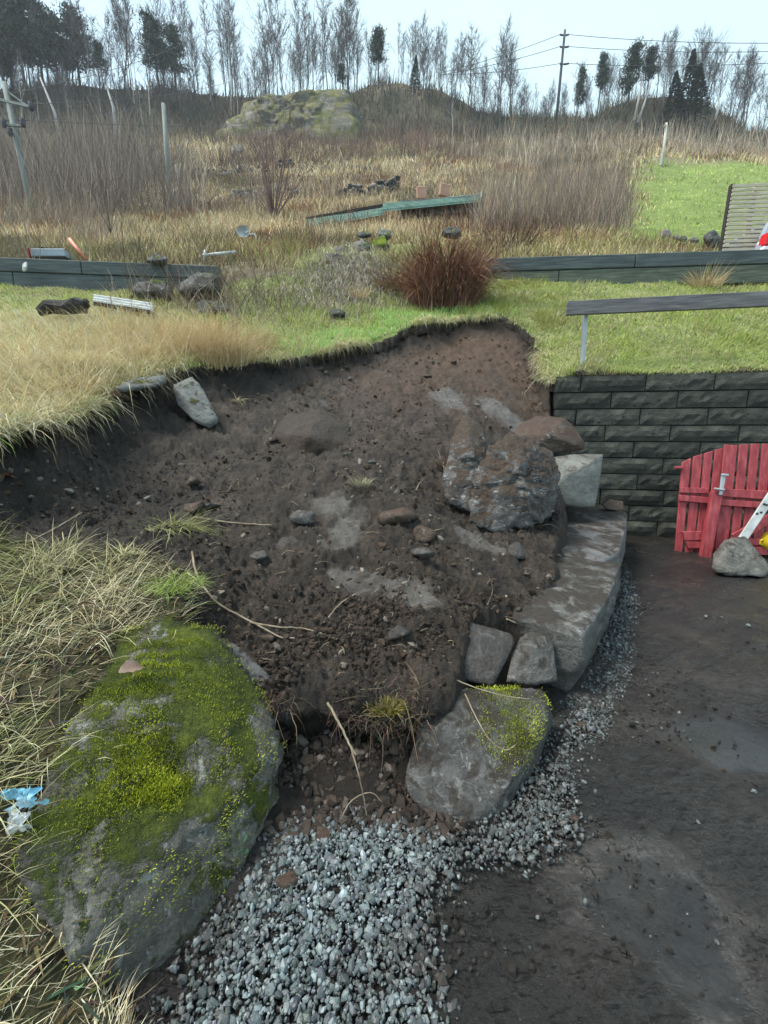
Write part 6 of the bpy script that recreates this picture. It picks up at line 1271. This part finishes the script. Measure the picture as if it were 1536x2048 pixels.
def plant_tree(proto, px, Y, base_z, h, label, cat, grp, nm):
    X = _u(px) * Y * 1.0; t = thing(nm, label, cat, (X, Y, base_z), grp); s = h / 10.0; t.scale = (s * random.uniform(.85, 1.2), s * random.uniform(.85, 1.2), s); t.rotation_euler = (random.uniform(-.06, .06), random.uniform(-.06, .06), random.uniform(0, 6.28))
    link('trunk', proto[0], None, t); link('crown', proto[1], None, t); return t
TOPX = [-100, 0, 250, 400, 560, 700, 780, 850, 920, 1000, 1020, 1100, 1160, 1230, 1330, 1400, 1440, 1600]; TOPY = [-40, -20, 10, 10, 10, 0, 20, 60, 40, 55, 130, 150, 130, 75, 60, 80, 120, 110]
MARKS = [(-20, 'at the left frame edge'), (25, 'above the left utility pole'), (80, 'above the leaning birch'), (150, 'right of the dense pines'), (215, 'above the straight birch stem'), (270, 'left of the bare grey pole'), (327, 'above the bare grey pole'), (380, 'right of the two pines'), (440, 'left of the pale knoll'), (500, 'over the left end of the pale knoll'), (560, 'over the left half of the pale knoll'), (620, 'over the top of the pale knoll'), (680, 'over the right end of the pale knoll'), (735, 'left of the knoll pine'), (790, 'between pine and young spruce'), (850, 'right of the young spruce'), (910, 'on the right flank'), (970, 'where the left cables end'), (1030, 'well left of the dark pole'), (1090, 'just left of the dark pole'), (1145, 'just right of the dark pole'), (1200, 'left of the broad pine'), (1255, 'by the broad pine'), (1305, 'left of the tall spruce'), (1350, 'behind the tall spruce'), (1395, 'right of the tall spruce'), (1440, 'over the right end of the knoll'), (1490, 'above the pallet'), (1536, 'above the parked car'), (1590, 'cut by the right frame edge')]
def near_mark(px): return min(MARKS, key=lambda m: abs(m[0] - px))[1]
def stand(n, p0, p1, Y0, Y1, label, grp, hs=(.5, 1.1), even=True):
    for k in range(n):
        px = random.uniform(p0, p1) if k % 3 else p0 + (p1 - p0) * (k + .5) / n; Y = random.uniform(Y0, Y1); X = _u(px) * Y; z = float(hillH(X, min(Y, 79))[0]) - .3; top = np.interp(px, TOPX, TOPY); h = (Y * tanel(top) + CAM[2] - z) * random.uniform(*hs); 
        pk = random.randrange(9); look = ('pale barked ' if pk == 3 else 'grey ') + ('tall ' if h > 9.5 else 'short ' if h < 7 else '') 
        plant_tree(protos[pk], px, Y, z, max(4, h), look + label + ', ' + near_mark(px), 'tree', grp, 'bare_tree')
stand(56, -60, 480, 70, 80, 'bare ridge tree', 'bare trees on the left ridge')
stand(32, 470, 710, 70, 82, 'bare tree', 'bare trees behind the pale knoll', (.5, 1.12))
stand(34, 710, 1015, 70, 80, 'bare tree on the dark central knoll', 'bare trees on the central knoll')
stand(24, 1010, 1200, 72, 82, 'bare skyline tree', 'bare trees around the skyline pole', (.5, 1.0))
stand(34, 1190, 1460, 72, 82, 'twiggy bare tree', 'bare trees on the right knoll', (.6, 1.05))
stand(20, 1440, 1600, 60, 78, 'bare tree behind the reeds', 'bare trees at the right edge', (.6, 1.1))
stand(26, 60, 470, 58, 68, 'thin bare tree in the thicket', 'pale trunks in the left thicket', (.35, .6))
stand(12, 880, 1080, 60, 68, 'thin sapling below the ridge', 'pale saplings by the central knoll', (.3, .6))
stand(30, -60, 480, 66, 78, 'thin undergrowth tree on the ridge', 'undergrowth trees on the left ridge', (.3, .6))
stand(30, 480, 1000, 68, 80, 'thin undergrowth tree on the skyline', 'undergrowth trees at the centre', (.3, .6))
def conifer(k, px, py_top, py_base, Y, label, grp=None, wide=1.0):
    z = CAM[2] + Y * tanel(py_base); h = Y * (tanel(py_top) - tanel(py_base)); t = plant_tree(conif[k], px, Y, z, h, label, 'tree', grp, 'spruce_tree' if k > 3 else 'pine_tree'); t.scale = (t.scale[0] * wide, t.scale[1] * wide, t.scale[2])
for i, (px, pt) in enumerate([(-40, -40), (10, -30), (45, -10), (85, -25), (120, 10), (150, 30), (30, 60), (95, 70), (190, 20), (170, 80), (60, 40), (130, 60)]): conifer(i % 4, px, pt, 182, random.uniform(66, 76), ('dark pine in the dense stand at the upper left, ' + ('cut by the left frame edge', 'above the left utility pole', 'second tall from left', 'tallest right of the utility pole', 'right half of the stand', 'right side of the stand', 'low one above the pole', 'low one at the middle', 'outermost on the right', 'low one at the right end', 'middle one behind', 'lower one in the right half')[i]), 'pines at the upper left', 1.15)
conifer(0, 340, 35, 185, 70, 'left of the two pines standing among bare trees at upper left'); conifer(2, 372, 55, 188, 71, 'right of the two pines standing among bare trees at upper left'); conifer(1, 235, 90, 182, 72, 'small dark pine in the gap of the left ridge trees')
conifer(3, 757, 65, 178, 73, 'dark pine on the left shoulder of the central knoll'); conifer(4, 826, 112, 186, 69, 'young dark spruce on the central knoll', wide=.8); conifer(1, 690, 130, 192, 70, 'small pine behind the right end of the pale knoll')
conifer(2, 1140, 140, 235, 72, 'brownish pine just right of the dark power line pole', wide=.8); conifer(1, 1178, 110, 225, 72, 'wind bent pine between the pole and the right knoll', wide=.7); conifer(0, 1235, 92, 215, 69, 'broad pine on the left of the right knoll', wide=1.1); conifer(3, 1270, 100, 210, 70, 'pine beside the broad pine on the right knoll')
conifer(5, 1348, 105, 235, 67, 'tall dark spruce on the right knoll'); conifer(4, 1325, 140, 235, 67.5, 'shorter spruce beside the tall dark spruce on the right knoll', wide=1.2); conifer(5, 1368, 130, 240, 68, 'spruce right behind the tall dark spruce', wide=1.1)
# pale leaning birches left of the right knoll
for i, (xb, yb, xt, yt) in enumerate([(1268, 240, 1285, 150), (1275, 245, 1302, 160), (1430, 240, 1440, 195)]):
    a, b = W(xb, yb, 62), W(xt, yt, 62); t = thing('birch_tree', ('white leaning birch trunk on the right knoll', 'second white birch leaning right beside the first', 'white birch stem at the right end of the knoll')[i], 'tree', tuple(a)); d = b - a; tube_obj('trunk', [(0, 0, 0), tuple(d * .5 + np.array([.1, 0, 0])), tuple(d)], [.16, .12, .05], M_BIRCH, t, 6); o = link('crown', protos[i][1], None, t, tuple(d * .35)); o.scale = (.35, .35, .35)
for i, (xb, yb, xt, yt) in enumerate([(125, 290, 80, 155), (230, 260, 212, 170)]):
    a, b = W(xb, yb, 48), W(xt, yt, 48); t = thing('birch_tree', ('white forked birch leaning left above the thicket', 'straight pale birch stem above the thicket')[i], 'tree', tuple(a)); d = b - a; tube_obj('trunk', [(0, 0, -1.5), tuple(d * .5 + np.array([.3, 0, 0])), tuple(d)], [.17, .13, .06], M_BIRCH, t, 6); o = link('crown', protos[i][1], None, t, tuple(d * .3)); o.scale = (.4, .4, .4)
# twiggy shrubs
def shrub(label, px, py, h, n, col, spread=.5):
    b = hit(px, py); t = thing('bare_shrub', label, 'shrub', tuple(b)); rg = np.random.default_rng(int(px)); parts = []
    for k in range(n):
        a = rg.uniform(0, 6.28); e = rg.uniform(.9, 1.5); l = h * rg.uniform(.6, 1.05); d = np.array([math.cos(a) * math.cos(e) * spread * 2, math.sin(a) * math.cos(e) * spread * 2, math.sin(e)]); P = curve_pts([(0, 0, 0), d * l * .5 + rg.normal(0, .04 * h, 3), d * l], 6); parts.append(tube_np(P, np.linspace(.006 * h, .0015 * h, 6), 3, False))
        for j in range(5): g = rg.integers(2, 6); d2 = d + rg.normal(0, .45, 3); parts.append(tube_np([P[g], P[g] + d2 * l * .16, P[g] + d2 * l * .3], [.002 * h, .0014 * h, .0009 * h], 3, False))
    link('branches', mesh_np('branches', *merge(parts)), col, t); return t
M_SHR = plain_mat('purplish_twig', [(.14, .09, .085), (.22, .15, .13)], 2, .85)
shrub('reddish twiggy shrub in the middle of the hillside', 548, 440, 4.2, 34, M_SHR, .55)
shrub('small bare shrub near the head of the left sleeper wall end', 232, 560, 1.15, 7, M_DTWIG, .5)
shrub('pale bare sapling at the left edge before the sleeper wall', 78, 568, 1.7, 7, M_TWIG, .6)
shrub('dark bare sapling between left sleeper wall and bramble', 262, 600, 1.5, 5, M_DTWIG, .35)
shrub('small dark bush on the green slope edge', 1250, 340, 1.6, 20, M_SHR, .6)
shrub('thin grey stems standing in the lawn left of the cut head', 470, 690, .9, 9, M_TWIG, .3)

# ---- thin damp air between the camera and the ridge
hz = bpy.data.materials.new('damp_air'); hz.use_nodes = True; hn = hz.node_tree.nodes; hl = hz.node_tree.links; hn.remove(hn['Principled BSDF'])
pv = hn.new('ShaderNodeVolumePrincipled'); pv.inputs['Color'].default_value = (.86, .93, 1.0, 1); pv.inputs['Density'].default_value = .0006; pv.inputs['Anisotropy'].default_value = .2; hl.new(pv.outputs[0], hn['Material Output'].inputs['Volume'])
bm = bmesh.new(); box_bm(bm, (0, 48, 44), (1, 0, 0), (0, 1, 0), (0, 0, 1), 420, 140, 92); o = link('haze', bm_mesh('haze', bm), hz); tag(o, kind='stuff', label='thin pale damp air over the hillside')
